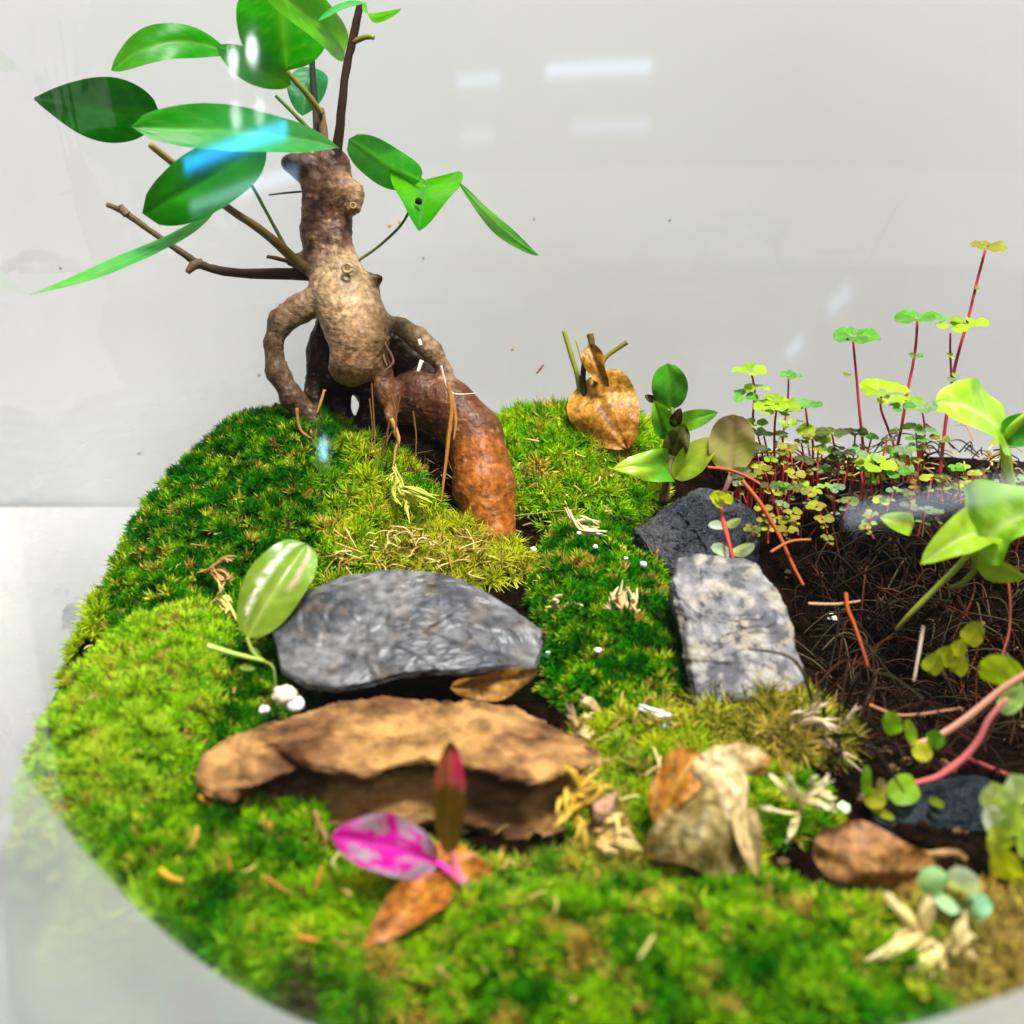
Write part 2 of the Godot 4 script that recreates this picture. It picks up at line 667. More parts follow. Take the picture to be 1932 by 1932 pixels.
func tube_lamp(a: Vector3, b: Vector3, r: float, e0: float, col: Color, label: String) -> void:
	var t := thing("tube_lamp", label, "lamp", a.lerp(b, 0.5), "tube lamps behind the viewer")
	var s := Shape.new()
	tube(s, [a, a.lerp(b, 0.5), b], [r, r, r], 14, Color.WHITE, Color.WHITE, 0.0)
	part(t, s, "tube", glowing(col, e0))
	for e in [[a, b], [b, a]]:
		var cp := Shape.new()
		var d: Vector3 = (e[0] - e[1]).normalized()
		tube(cp, [e[0], e[0] + d * 0.008, e[0] + d * 0.016], [r * 1.15, r * 1.15, r * 1.15], 14, Color.WHITE, Color.WHITE, 0.0)
		part(t, cp, "end_cap", M.housing)

func tube_lamps() -> void:
	var blue := Color(0.02, 0.32, 0.85)
	var pale := Color(0.55, 0.74, 1.0)
	tube_lamp(Vector3(-3.587, 1.5, 2.055), Vector3(-2.338, 1.5, 2.119), 0.024, 30.0, blue, "long blue tube lamp to the left behind the viewer, mirrored across the lower leaves")
	tube_lamp(Vector3(-3.97, 1.5, 2.389), Vector3(-2.49, 1.5, 2.406), 0.022, 6.0, pale, "long pale tube lamp beside the blue one, mirrored under the lower leaves")
	tube_lamp(Vector3(-1.177, 1.5, 2.112), Vector3(-0.974, 1.5, 2.13), 0.015, 4.5, pale, "short bright tube lamp mirrored as the left one of the upper streaks")
	tube_lamp(Vector3(-0.767, 1.5, 2.126), Vector3(-0.343, 1.5, 2.159), 0.015, 6.5, pale, "brightest tube lamp mirrored as the long upper streak")
	tube_lamp(Vector3(-1.288, 1.5, 2.393), Vector3(-1.119, 1.5, 2.413), 0.017, 2.2, Color(0.6, 0.72, 1.0), "dim short tube lamp mirrored as the left one of the lower streaks")
	tube_lamp(Vector3(-0.724, 1.5, 2.417), Vector3(-0.386, 1.5, 2.437), 0.017, 2.2, Color(0.6, 0.72, 1.0), "dim longer tube lamp mirrored as the right one of the lower streaks")
	tube_lamp(Vector3(0.318, 1.5, 4.51), Vector3(0.40, 1.5, 4.25), 0.03, 4.5, pale, "far slanting tube lamp, mirrored low above the red stems")
	tube_lamp(Vector3(0.51, 1.5, 3.92), Vector3(0.594, 1.5, 3.655), 0.03, 3.5, pale, "nearer slanting tube lamp in line with the far one, mirrored above it")
	round_lamp(Vector3(-2.42, 1.5, 1.663), 0.034, 26.0, Color(0.9, 0.97, 1.0), "bright round lamp mirrored on the long upper left leaf")
	round_lamp(Vector3(-2.24, 1.5, 1.667), 0.036, 30.0, Color(0.9, 0.97, 1.0), "second bright round lamp close to the first, mirrored on the upper left leaf")
	round_lamp(Vector3(-2.697, 1.5, 1.93), 0.04, 12.0, Color(0.9, 0.96, 1.0), "dimmer round lamp mirrored on the second leaf from the left")
	round_lamp(Vector3(-2.477, 1.5, 1.968), 0.036, 9.0, Color(0.9, 0.96, 1.0), "dimmer round lamp right of its twin, mirrored on the second leaf from the left")
	round_lamp(Vector3(-4.101, 1.0, 4.837), 0.06, 22.0, Color(0.3, 0.75, 1.0), "small blue round lamp mirrored as a dot among the roots")
	window_lamp()

func round_lamp(p: Vector3, r: float, e: float, col: Color, label: String) -> void:
	var s := Shape.new()
	for k in 9:
		var a := PI * k / 8
		for j in 14:
			var b := TAU * j / 14
			s.vert(p + Vector3(sin(a) * cos(b), cos(a), sin(a) * sin(b)) * r)
	s.grid(0, 9, 14, true)
	var t := thing("round_lamp", label, "lamp", p)
	part(t, s, "bulb", glowing(col, e))
	var h := Shape.new()
	tube(h, [p + Vector3(0, r, 0), p + Vector3(0, r + 0.03, 0), p + Vector3(0, r + 0.06, 0)], [r * 0.4, r * 0.4, r * 0.4], 10, Color.WHITE, Color.WHITE, 0.0)
	part(t, h, "socket", M.housing)

func window_lamp() -> void:
	var a := Vector3(0.913, 1.0, 6.0)
	var b := Vector3(2.1, 1.02, 4.9)
	var t := thing("light_box_lamp", "wide pale light box far behind the viewer, mirrored over the plants at right", "lamp", a.lerp(b, 0.5))
	var dir := (b - a).normalized()
	var out := dir.cross(Vector3.UP).normalized()
	if out.z > 0:
		out = -out
	for k in 2:
		var s := Shape.new()
		var d := 0.03 if k == 0 else -0.03
		var n := 0.055 if k == 0 else 0.07
		var q := []
		for e in [[a, -n], [b, -n], [b, n], [a, n]]:
			for f in [0.0, 0.028]:
				q.append(s.vert(e[0] + Vector3(0, e[1], 0) + out * (d - f)))
		s.quad(q[0], q[2], q[4], q[6]); s.quad(q[1], q[7], q[5], q[3])
		for j in 4:
			s.quad(q[2 * j], q[2 * j + 1], q[(2 * j + 3) % 8], q[(2 * j + 2) % 8])
		part(t, s, "diffuser" if k == 0 else "housing", glowing(Color(0.75, 0.87, 1.0), 5.0) if k == 0 else M.housing)

func backdrop() -> void:
	var s := Shape.new()
	for p: Vector2 in [Vector2(-0.452, -0.3), Vector2(-0.452, 1.6), Vector2(-0.5, 1.6), Vector2(-0.5, -0.3)]:
		for x in [-1.4, 1.4]:
			s.vert(Vector3(x, p.y, p.x))
	s.grid(0, 4, 2, false)
	struct(s, "backdrop_wall", M.wall)
	var t := Shape.new()
	for p: Vector2 in [Vector2(-0.085, -0.09), Vector2(-0.08, -0.062), Vector2(-0.085, -0.057), Vector2(-0.449, -0.057), Vector2(-0.449, -0.09)]:
		for x in [-1.2, 1.2]:
			t.vert(Vector3(x, p.y, p.x))
	t.grid(0, 5, 2, false)
	struct(t, "table_surface", M.table)

func jar_point(a: float, y: float, grow := 0.0) -> Vector3:   # the jar leans back a little
	var c := cos(a)
	var d := sin(a)
	var x := JC.x + (JA + 0.006 + grow) * signf(c) * pow(absf(c), 0.667)
	var z := JC.y + (JB + 0.006 + grow) * signf(d) * pow(absf(d), 0.667)
	return Vector3(x, y, z - 0.3 * maxf(y, -0.02) * sm(-0.7, 0.3, d))

func rim(a: float) -> float:      # upper edge of the painted reflection veil round the front
	var p := jar_point(a, 0.03)
	if sin(a) < 0:
		return 0.055
	return minf(0.0119 + (6.5 if p.x < -0.0165 else 2.5) * pow(p.x + 0.0165, 2.0), 0.055)

func jar() -> void:
	var t := thing("glass_jar", "clear glass terrarium jar with a reflection veil painted on its lower front", "glass jar", Vector3(JC.x, -0.055, JC.y))
	var n := 240
	var wall := Shape.new()
	var painted_veil := Shape.new()
	for r in 9:
		for k in n:
			var a := TAU * k / n
			wall.vert(jar_point(a, lerpf(-0.05, 0.42, r / 8.0)))
	wall.grid(0, 9, n, true)
	part(t, wall, "jar_wall", M.glass)
	var cols := 0
	for k in range(0, int(n * 0.64)):
		var a := TAU * k / n
		var left := sm(0.62, 0.86, -cos(a))
		cols += 1
		for r in 25:
			var f := r / 24.0
			var p := jar_point(a, lerpf(-0.05, rim(a), f), 0.001)
			var edge := 0.6 + 0.37 * sm(0.002, 0.045, rim(a) - p.y)
			var soft := 0.75 * sm(0.055, -0.01, p.y)
			painted_veil.vert(p, Color(1, 1, 1, lerpf(edge, soft, left) * (1.0 + 0.1 * nz.get_noise_3d(p.x * 60, p.y * 60, p.z * 60))))
	painted_veil.grid(0, cols, 25, false)
	part(t, painted_veil, "painted_veil_band", M.painted_veil)  # reflection haze put into vertex colour and alpha
	var ring := Shape.new()
	for k in n + 1:
		var a := TAU * k / n
		for j in 10:
			var b := TAU * j / 10
			ring.vert(jar_point(a, -0.049 + 0.006 * sin(b), 0.003 + 0.005 * cos(b)))
	ring.grid(0, n + 1, 10, true)
	var thick := StandardMaterial3D.new()
	thick.transparency = BaseMaterial3D.TRANSPARENCY_ALPHA
	thick.refraction_enabled = true
	thick.refraction_scale = 0.05
	thick.albedo_color = Color(0.97, 0.99, 0.98, 0.02)
	thick.roughness = 0.05
	part(t, ring, "base_ring", thick)


# ---------------------------------------------------------------- moss and soil
func pad(label: String, px: float, py: float, rx: float, ry: float, h: float, kind: String, ca: Color, cb: Color, cc: Color, dense: float, size: float, hh := 0.0) -> void:
	var c := flat(px, py, hh)
	var a := flat(px, py - ry, hh)
	var b := flat(px, py + ry, hh)
	var d := (c - EYE).dot(FWD)
	pads.append({"label": label, "c": Vector2(c.x, (a.z + b.z) / 2), "rx": px_m(rx, d), "rz": (b.z - a.z) / 2, "h": h, "kind": kind, "ca": ca, "cb": cb, "cc": cc, "dense": dense, "size": size})

func lay_moss() -> void:
	var deep := Color(0.003, 0.09, 0.001)
	var vivid := Color(0.022, 0.22, 0.001)
	var lime := Color(0.24, 0.48, 0.002)
	var yel := Color(0.42, 0.48, 0.006)
	var straw := Color(0.42, 0.3, 0.05)
	var olive := Color(0.12, 0.13, 0.012)
	pad("dark green cushion moss on the mound left of the bonsai roots", 400, 950, 250, 165, 0.013, "short", deep, vivid, lime, 1.0, 1.0, 0.012)
	pad("feathery yellow green moss in front of the bonsai roots", 610, 965, 210, 95, 0.008, "star", vivid, yel, lime, 0.8, 1.0, 0.008)
	pad("lime cushion moss bulging against the left glass, paled by a painted reflection veil", 235, 1400, 180, 250, 0.016, "short", Color(0.26, 0.52, 0.006), Color(0.42, 0.6, 0.03), Color(0.12, 0.42, 0.002), 1.0, 1.0)  # pale greens put a reflection veil into the moss colour
	pad("deep green moss between the left glass and the grey slate", 450, 1300, 130, 200, 0.010, "short", deep, vivid, lime, 1.0, 0.95)
	pad("bright green moss in the left front corner below the brown stone", 330, 1620, 330, 150, 0.009, "short", vivid, lime, deep, 1.0, 1.0)
	pad("tufted green moss in front of the brown stone", 740, 1735, 360, 165, 0.007, "star", vivid, lime, yel, 0.9, 0.85)
	pad("bright green moss hummock across the front right", 1330, 1830, 520, 190, 0.011, "short", vivid, lime, deep, 1.0, 1.0)
	pad("vivid green domed moss between the slate and the granite stone", 1150, 1160, 155, 185, 0.013, "short", vivid, deep, lime, 1.1, 0.9)
	pad("yellow green star moss behind the orange root", 1090, 860, 175, 110, 0.010, "star", vivid, lime, yel, 0.9, 1.0, 0.006)
	pad("olive shaggy moss at the foot of the granite stone", 1450, 1355, 150, 75, 0.008, "shaggy", olive, Color(0.26, 0.24, 0.02), straw, 0.8, 1.0, -0.004)
	pad("green moss with straw yellow tips right of the brown stone", 1260, 1470, 210, 170, 0.006, "star", vivid, yel, straw, 0.9, 0.9)
	pad("thin straw flecked moss between the brown stone and the curled dead leaf", 1080, 1685, 230, 105, 0.005, "star", vivid, straw, lime, 0.8, 0.9)
	pad("brownish moss in the far right front corner under the dried frond", 1870, 1800, 200, 160, 0.006, "shaggy", Color(0.3, 0.2, 0.05), olive, straw, 0.8, 0.9)
	pad("pale tufted moss spilling over the edge at the far left", 175, 1110, 80, 90, 0.007, "star", Color(0.2, 0.42, 0.01), yel, vivid, 0.9, 1.0)
	pad("small green moss tuft beside the curled dead leaf", 1470, 1480, 110, 75, 0.006, "short", vivid, lime, yel, 0.9, 1.0)
	pad("olive moss with brown strands above the grey slate", 800, 1045, 210, 45, 0.006, "shaggy", olive, yel, straw, 0.9, 0.8)

func bed() -> void:
	var s := Shape.new()
	var st := 0.0022
	var nx := int(0.56 / st)
	var nn := int(0.33 / st)
	for k in nn + 1:
		for j in nx + 1:
			var x := -0.14 + j * st
			var z := -0.42 + k * st
			var h := maxf(soil(x, z), -0.05)
			var g := nf.get_noise_2d(x * 400, z * 400)
			s.vert(Vector3(x, h + 0.0006 * g, z), Color(0.006, 0.004, 0.003).lerp(Color(0.022, 0.011, 0.006), sm(-0.2, 0.5, g)))
	for k in nn:
		for j in nx:
			if inside(-0.14 + (j + 0.5) * st, -0.42 + (k + 0.5) * st) < 1.02:
				var a := k * (nx + 1) + j
				s.quad(a, a + 1, a + nx + 2, a + nx + 1)
	struct(s, "soil_ground", M.soil)

func tuft(kind: String, seed_: int) -> ArrayMesh:
	var r := RandomNumberGenerator.new()
	r.seed = seed_
	var s := Shape.new()
	var count := 24
	var hgt := 0.0031
	var spread := 0.8
	var wid := 0.00016
	var curl := 0.5
	if kind == "star":
		count = 26; hgt = 0.0046; spread = 1.25; wid = 0.0002
	elif kind == "shaggy":
		count = 14; hgt = 0.006; spread = 1.3; wid = 0.00022; curl = 1.6
	for k in count:
		var az := r.randf() * TAU
		var tilt := spread * sqrt(r.randf())
		var d := Vector3(cos(az) * sin(tilt), cos(tilt), sin(az) * sin(tilt))
		var side := d.cross(Vector3.UP if absf(d.y) < 0.99 else Vector3.RIGHT).normalized().rotated(d, r.randf_range(-0.9, 0.9))
		var l := hgt * r.randf_range(0.65, 1.15)
		var b := Vector3(r.randf_range(-1, 1), 0, r.randf_range(-1, 1)) * 0.0005
		var out := Vector3(d.x, -curl * 0.3 * r.randf(), d.z)
		var tone := r.randf_range(0.75, 1.2)
		var col := Color(tone, tone, tone)
		var tipc := Color(tone * 1.25, tone * 1.1, tone)
		var m := b + d * l * 0.55
		var e := b + d * l + out * l * 0.25 * curl
		var a0 := s.vert(b - side * wid * 0.6, col)
		var a1 := s.vert(b + side * wid * 0.6, col)
		var m0 := s.vert(m - side * wid, col)
		var m1 := s.vert(m + side * wid, col)
		var tp := s.vert(e, tipc)
		s.quad(a0, a1, m1, m0)
		s.tri(m0, m1, tp)
	return s.mesh()

func moss() -> void:
	var meshes := {}
	for kind in ["short", "star", "shaggy"]:
		meshes[kind] = [tuft(kind, 21), tuft(kind, 22)]
		for m in meshes[kind]:
			m.surface_set_material(0, M.moss)
	var st := 0.0022
	for k in pads.size():
		var p: Dictionary = pads[k]
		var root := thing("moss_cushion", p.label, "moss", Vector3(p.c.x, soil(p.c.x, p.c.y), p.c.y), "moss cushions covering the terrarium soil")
		# the cushion itself
		var s := Shape.new()
		var nx := int(p.rx * 2.6 / st) + 2
		var nn := int(p.rz * 2.6 / st) + 2
		var ids := PackedInt32Array()
		ids.resize((nx + 1) * (nn + 1))
		ids.fill(-1)
		for j in nn + 1:
			for q in nx + 1:
				var x: float = p.c.x - p.rx * 1.3 + q * st
				var z: float = p.c.y - p.rz * 1.3 + j * st
				var l := lift(k, x, z)
				if inside(x, z) < 1.02 and l > -0.5:
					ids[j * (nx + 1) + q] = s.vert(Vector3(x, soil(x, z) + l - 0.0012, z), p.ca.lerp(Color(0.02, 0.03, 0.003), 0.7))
		for j in nn:
			for q in nx:
				var a := j * (nx + 1) + q
				if ids[a] >= 0 and ids[a + 1] >= 0 and ids[a + nx + 1] >= 0 and ids[a + nx + 2] >= 0:
					s.quad(ids[a], ids[a + 1], ids[a + nx + 2], ids[a + nx + 1])
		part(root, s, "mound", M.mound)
		# its shoots
		var gap := 0.0014 / sqrt(p.dense) * (1.25 if p.kind == "star" else 1.0)
		var places := [[], []]
		var cols := [[], []]
		var n := int(4.0 * p.rx * p.rz * 1.5 / (gap * gap))
		for q in n:
			var x: float = p.c.x + p.rx * 1.25 * rng.randf_range(-1, 1)
			var z: float = p.c.y + p.rz * 1.25 * rng.randf_range(-1, 1)
			if inside(x, z) > 1.02:
				continue
			var o := owner_at(x, z)
			if o[0] != k:
				continue
			var y: float = soil(x, z) + o[1] - 0.001
			var e := 0.002
			var nrm := Vector3(high(x - e, z) - high(x + e, z), 2 * e, high(x, z - e) - high(x, z + e)).normalized()
			nrm = (nrm + Vector3(rng.randf_range(-1, 1), 0.3, rng.randf_range(-1, 1)) * 0.35).normalized()
			var side := nrm.cross(Vector3.FORWARD.rotated(Vector3.UP, rng.randf() * TAU)).normalized()
			var sc: float = p.size * rng.randf_range(0.7, 1.25)
			var b := Basis(side, nrm, side.cross(nrm)) * Basis(Vector3.UP, rng.randf() * TAU)
			var which := q & 1
			places[which].append(Transform3D(b.scaled_local(Vector3.ONE * sc), Vector3(x, y, z) - root.position))
			var g := 0.5 + 0.9 * nz.get_noise_2d(x * 190.0 + 50 * k, z * 190.0) + rng.randf_range(-0.22, 0.22)
			var from := p
			if o[2] >= 0 and rng.randf() < 0.5 * (1.0 - (o[1] - o[3]) / 0.004):
				from = pads[o[2]]
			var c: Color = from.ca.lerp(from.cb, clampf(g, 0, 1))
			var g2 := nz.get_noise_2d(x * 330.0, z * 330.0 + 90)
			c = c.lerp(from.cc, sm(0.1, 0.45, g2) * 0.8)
			var dry := sm(0.22, 0.5, nz.get_noise_2d(x * 140.0 + 300, z * 140.0)) * (1.0 if p.c.x > -0.03 else 0.15)
			if rng.randf() < dry * 0.7:
				c = Color(0.5, 0.36, 0.04).lerp(Color(0.3, 0.2, 0.04), rng.randf())
			if rng.randf() < 0.03:
				c = Color(0.45, 0.3, 0.05)
			elif rng.randf() < 0.06:
				c = Color(0.5, 0.55, 0.03)
			cols[which].append(c)
		for which in 2:
			if places[which].is_empty():
				continue
			var mm := MultiMesh.new()
			mm.transform_format = MultiMesh.TRANSFORM_3D
			mm.use_colors = true
			mm.mesh = meshes[p.kind][which]
			mm.instance_count = places[which].size()
			for q in places[which].size():
				mm.set_instance_transform(q, places[which][q])
				mm.set_instance_color(q, cols[which][q])
			var o := MultiMeshInstance3D.new()
			o.multimesh = mm
			put(o, "shoots", root)
			o.set_meta("kind", "stuff")

	# moss pressed against the inside of the glass, below the soil line
	var root := thing("moss_cushion", "moss pressed against the lower front glass behind the painted veil", "moss", jar_point(2.3, -0.03), "moss cushions covering the terrarium soil")
	var back := Shape.new()
	var cols2 := 0
	for k in 90:
		var a := lerpf(2.1, 2.52, k / 89.0)
		cols2 += 1
		for j in 8:
			back.vert(jar_point(a, lerpf(-0.05, 0.0, j / 7.0), -0.012 - 0.012 * pow(j / 7.0, 3.0)), Color(0.012, 0.03, 0.003))
	back.grid(0, cols2, 8, false)
	part(root, back, "mound", M.mound)
	for which in 2:
		var mm := MultiMesh.new()
		mm.transform_format = MultiMesh.TRANSFORM_3D
		mm.use_colors = true
		mm.mesh = meshes["star" if which else "short"][which]
		mm.instance_count = 1300
		for q in mm.instance_count:
			var a := rng.randf_range(2.12, 2.5)
			var y := rng.randf_range(-0.045, 0.004)
			var p0 := jar_point(a, y, -0.009 - 0.008 * sm(-0.01, 0.006, y))
			var outw := (jar_point(a, y) - jar_point(a, y, -0.01)).normalized()
			var up := (outw + Vector3(rng.randf_range(-0.6, 0.6), rng.randf_range(0.3, 1.0), rng.randf_range(-0.6, 0.6))).normalized()
			var side := up.cross(Vector3.FORWARD.rotated(Vector3.UP, rng.randf() * TAU)).normalized()
			mm.set_instance_transform(q, Transform3D(Basis(side, up, side.cross(up)).scaled_local(Vector3.ONE * rng.randf_range(0.9, 1.5)), p0 - root.position))
			var g := nz.get_noise_3d(p0.x * 120, p0.y * 120, p0.z * 120)
			var c := Color(0.02, 0.22, 0.002).lerp(Color(0.28, 0.5, 0.01), sm(-0.3, 0.35, g + rng.randf_range(-0.15, 0.15)))
			if g < -0.28:
				c = Color(0.1, 0.1, 0.03)
			mm.set_instance_color(q, c)
		var o := MultiMeshInstance3D.new()
		o.multimesh = mm
		put(o, "shoots", root)
		o.set_meta("kind", "stuff")


# ---------------------------------------------------------------- the bonsai
func bonsai() -> void:
	var D := 0.358
	var t := thing("bonsai_tree", "small fat-rooted bonsai tree with glossy green leaves on mossy mound", "bonsai tree", at(760, 900, D))
	var tan_ := Color(0.48, 0.34, 0.2)
	var umber := Color(0.08, 0.036, 0.018)
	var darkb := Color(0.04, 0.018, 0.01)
	var rust := Color(0.42, 0.13, 0.015)
	var bones := []
	var seg := func(list: Array, rad: Array, c0: Color, c1: Color, dz: Array, rough := 1.0) -> void:
		var n := list.size() / 2
		for k in n - 1:
			var f0 := float(k) / (n - 1)
			var f1 := float(k + 1) / (n - 1)
			var d0: float = D + ramp(dz, f0)
			var d1: float = D + ramp(dz, f1)
			bones.append([at(list[2 * k], list[2 * k + 1], d0), at(list[2 * k + 2], list[2 * k + 3], d1), px_m(rad[k], d0), px_m(rad[k + 1], d1), c0.lerp(c1, f0), rough, c0.lerp(c1, f1)])
	# column, crown and the sawn stub
	seg.call([625, 315, 618, 380, 615, 440, 625, 500], [36, 46, 44, 48], Color(0.1, 0.045, 0.025), Color(0.1, 0.045, 0.03), [0.0, 0.0], 1.6)
	seg.call([610, 335, 575, 318, 548, 308], [24, 24, 17], Color(0.09, 0.04, 0.018), Color(0.05, 0.022, 0.01), [0.0, -0.006], 1.2)
	seg.call([648, 350, 664, 362, 668, 390], [20, 17, 14], Color(0.3, 0.18, 0.09), Color(0.3, 0.18, 0.09), [-0.003, -0.004], 2.0)
	seg.call([655, 500, 662, 508], [16, 13], Color(0.4, 0.28, 0.13), tan_, [-0.007, -0.009])
	seg.call([636, 496, 634, 500], [9, 8], Color(0.4, 0.28, 0.13), tan_, [-0.009, -0.0095])
	seg.call([690, 530, 712, 526], [14, 11], Color(0.3, 0.19, 0.1), umber, [-0.002, -0.003])
	seg.call([590, 500, 552, 490], [22, 14], Color(0.14, 0.09, 0.03), Color(0.1, 0.07, 0.025), [0.0, -0.002])
	for k in 22:
		var x := rng.randf_range(572, 664)
		var y := rng.randf_range(330, 530)
		var dz := -0.0075 * sqrt(maxf(0.05, 1.0 - pow((x - 618.0) / 52.0, 2.0)))
		var wd := rng.randf_range(4, 9)
		seg.call([x, y, x + rng.randf_range(-4, 4), y + rng.randf_range(3, 26)], [wd, wd * 0.6], Color(0.22, 0.12, 0.055).lerp(Color(0.04, 0.018, 0.018), rng.randf()), umber, [dz, dz], 1.2)
	# shoulders and belly
	seg.call([630, 505, 646, 555, 668, 605, 678, 645, 672, 680], [48, 58, 58, 54, 44], tan_, Color(0.34, 0.19, 0.09), [0.0, -0.003, -0.006], 0.7)
	seg.call([686, 550, 690, 580], [30, 28], tan_, tan_, [0.0, 0.0], 0.7)
	seg.call([660, 690, 668, 700], [38, 30], Color(0.16, 0.075, 0.03), darkb, [-0.004, 0.0])
	# left handle root
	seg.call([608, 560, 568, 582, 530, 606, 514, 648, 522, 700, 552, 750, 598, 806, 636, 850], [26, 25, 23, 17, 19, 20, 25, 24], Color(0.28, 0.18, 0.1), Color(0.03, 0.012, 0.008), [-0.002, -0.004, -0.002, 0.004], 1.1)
	# dark roots behind
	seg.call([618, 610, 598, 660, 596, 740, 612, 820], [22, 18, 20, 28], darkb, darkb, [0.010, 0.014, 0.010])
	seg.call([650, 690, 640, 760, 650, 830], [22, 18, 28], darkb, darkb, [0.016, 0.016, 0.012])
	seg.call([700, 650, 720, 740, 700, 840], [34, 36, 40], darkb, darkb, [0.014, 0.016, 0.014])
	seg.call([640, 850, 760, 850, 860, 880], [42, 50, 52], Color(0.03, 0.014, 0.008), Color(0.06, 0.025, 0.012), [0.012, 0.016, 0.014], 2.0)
	# the big right root and the tan one over it
	seg.call([722, 606, 757, 617, 787, 638, 816, 664, 840, 700, 850, 730], [14, 15, 20, 19, 12, 10], Color(0.3, 0.2, 0.11), Color(0.25, 0.15, 0.08), [0.0, -0.002, -0.002], 0.9)
	seg.call([745, 760, 790, 750, 846, 772, 892, 820, 908, 880, 912, 920, 928, 1010], [42, 50, 54, 54, 51, 54, 42], Color(0.07, 0.03, 0.017), Color(0.2, 0.065, 0.015), [0.004, 0.002, -0.002, -0.006, -0.012], 0.8)
	seg.call([906, 868, 912, 915, 928, 1010], [50, 52, 43], Color(0.3, 0.09, 0.015), rust, [-0.007, -0.009, -0.013], 1.3)
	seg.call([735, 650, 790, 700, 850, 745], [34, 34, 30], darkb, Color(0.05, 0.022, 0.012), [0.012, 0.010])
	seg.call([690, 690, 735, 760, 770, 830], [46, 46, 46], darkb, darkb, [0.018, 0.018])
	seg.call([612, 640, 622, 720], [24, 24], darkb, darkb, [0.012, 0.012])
	seg.call([718, 690, 728, 740, 738, 790, 750, 830], [20, 17, 9, 4], Color(0.11, 0.05, 0.03), Color(0.25, 0.12, 0.03), [-0.003, -0.006], 1.2)
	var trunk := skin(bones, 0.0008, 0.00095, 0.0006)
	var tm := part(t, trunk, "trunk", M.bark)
	for k in [[655, 506, -0.0132, 8.0], [666, 388, -0.0074, 5.0]]:
		var s := Shape.new()
		var c := at(k[0], k[1], D + k[2])
		var ring := []
		var r := px_m(k[3], D)
		for j in 13:
			ring.append(c + (Vector3.RIGHT * cos(TAU * j / 12) + UPV * sin(TAU * j / 12)) * r)
		tube(s, ring, [r * 0.4, r * 0.4], 6, Color(0.42, 0.3, 0.15), Color(0.42, 0.3, 0.15), 0.3, 2)
		part(t, s, "knot", M.bark, tm)
	# thin roots that hang from it
	for k in [[[845, 722, 852, 770, 846, 830, 838, 900, 832, 950], 4.2, -0.016, 0.30, 0.13, 0.02], [[852, 745, 860, 790, 856, 830], 3.6, -0.016, 0.3, 0.14, 0.03], [[738, 790, 752, 826, 746, 850, 742, 880], 4.0, -0.014, 0.4, 0.22, 0.05],
			[[720, 640, 742, 680, 726, 700], 3.2, -0.008, 0.2, 0.1, 0.06], [[832, 690, 850, 740, 900, 742], 2.5, -0.016, 0.45, 0.35, 0.3], [[735, 635, 722, 660, 730, 690], 3.5, -0.007, 0.28, 0.15, 0.08],
			[[560, 770, 566, 810, 590, 830, 604, 845], 3.4, -0.01, 0.25, 0.12, 0.03], [[612, 735, 605, 760, 598, 780], 3.0, -0.004, 0.35, 0.2, 0.03]]:
		var s := Shape.new()
		tube(s, pts3(k[0], D + k[2]), [px_m(k[1], D), px_m(k[1] * 0.9, D), px_m(k[1] * 0.4, D)], 6, Color(k[3], k[4], k[5]), Color(k[3], k[4], k[5]) * 1.2, 0.5)
		part(t, s, "hanging_root", M.twig)
	for k in 9:
		var s := Shape.new()
		var x := rng.randf_range(650, 850)
		var y := rng.randf_range(722, 800)
		var l := rng.randf_range(60, 170)
		tube(s, pts3([x, y, x + rng.randf_range(-14, 14), y + l * 0.5, x + rng.randf_range(-26, 26), minf(y + l, 900)], D + rng.randf_range(-0.016, -0.004)), [px_m(1.8, D), px_m(1.4, D), px_m(0.7, D)], 5, Color(0.12, 0.05, 0.018), Color(0.22, 0.11, 0.03), 0.3)
		part(t, s, "hanging_root", M.twig)
	for k in [[794, 652, 790, 640], [796, 680, 788, 702]]:
		var s := Shape.new()
		tube(s, pts3(k, D - 0.014), [px_m(4, D), px_m(3, D)], 6, Color(0.8, 0.8, 0.7), Color(0.7, 0.75, 0.6), 0.1)
		part(t, s, "root_tip", M.straw, null, "white fresh root tip")
	# branches
	var dk := Color(0.06, 0.04, 0.02)
	var gr := Color(0.16, 0.13, 0.03)
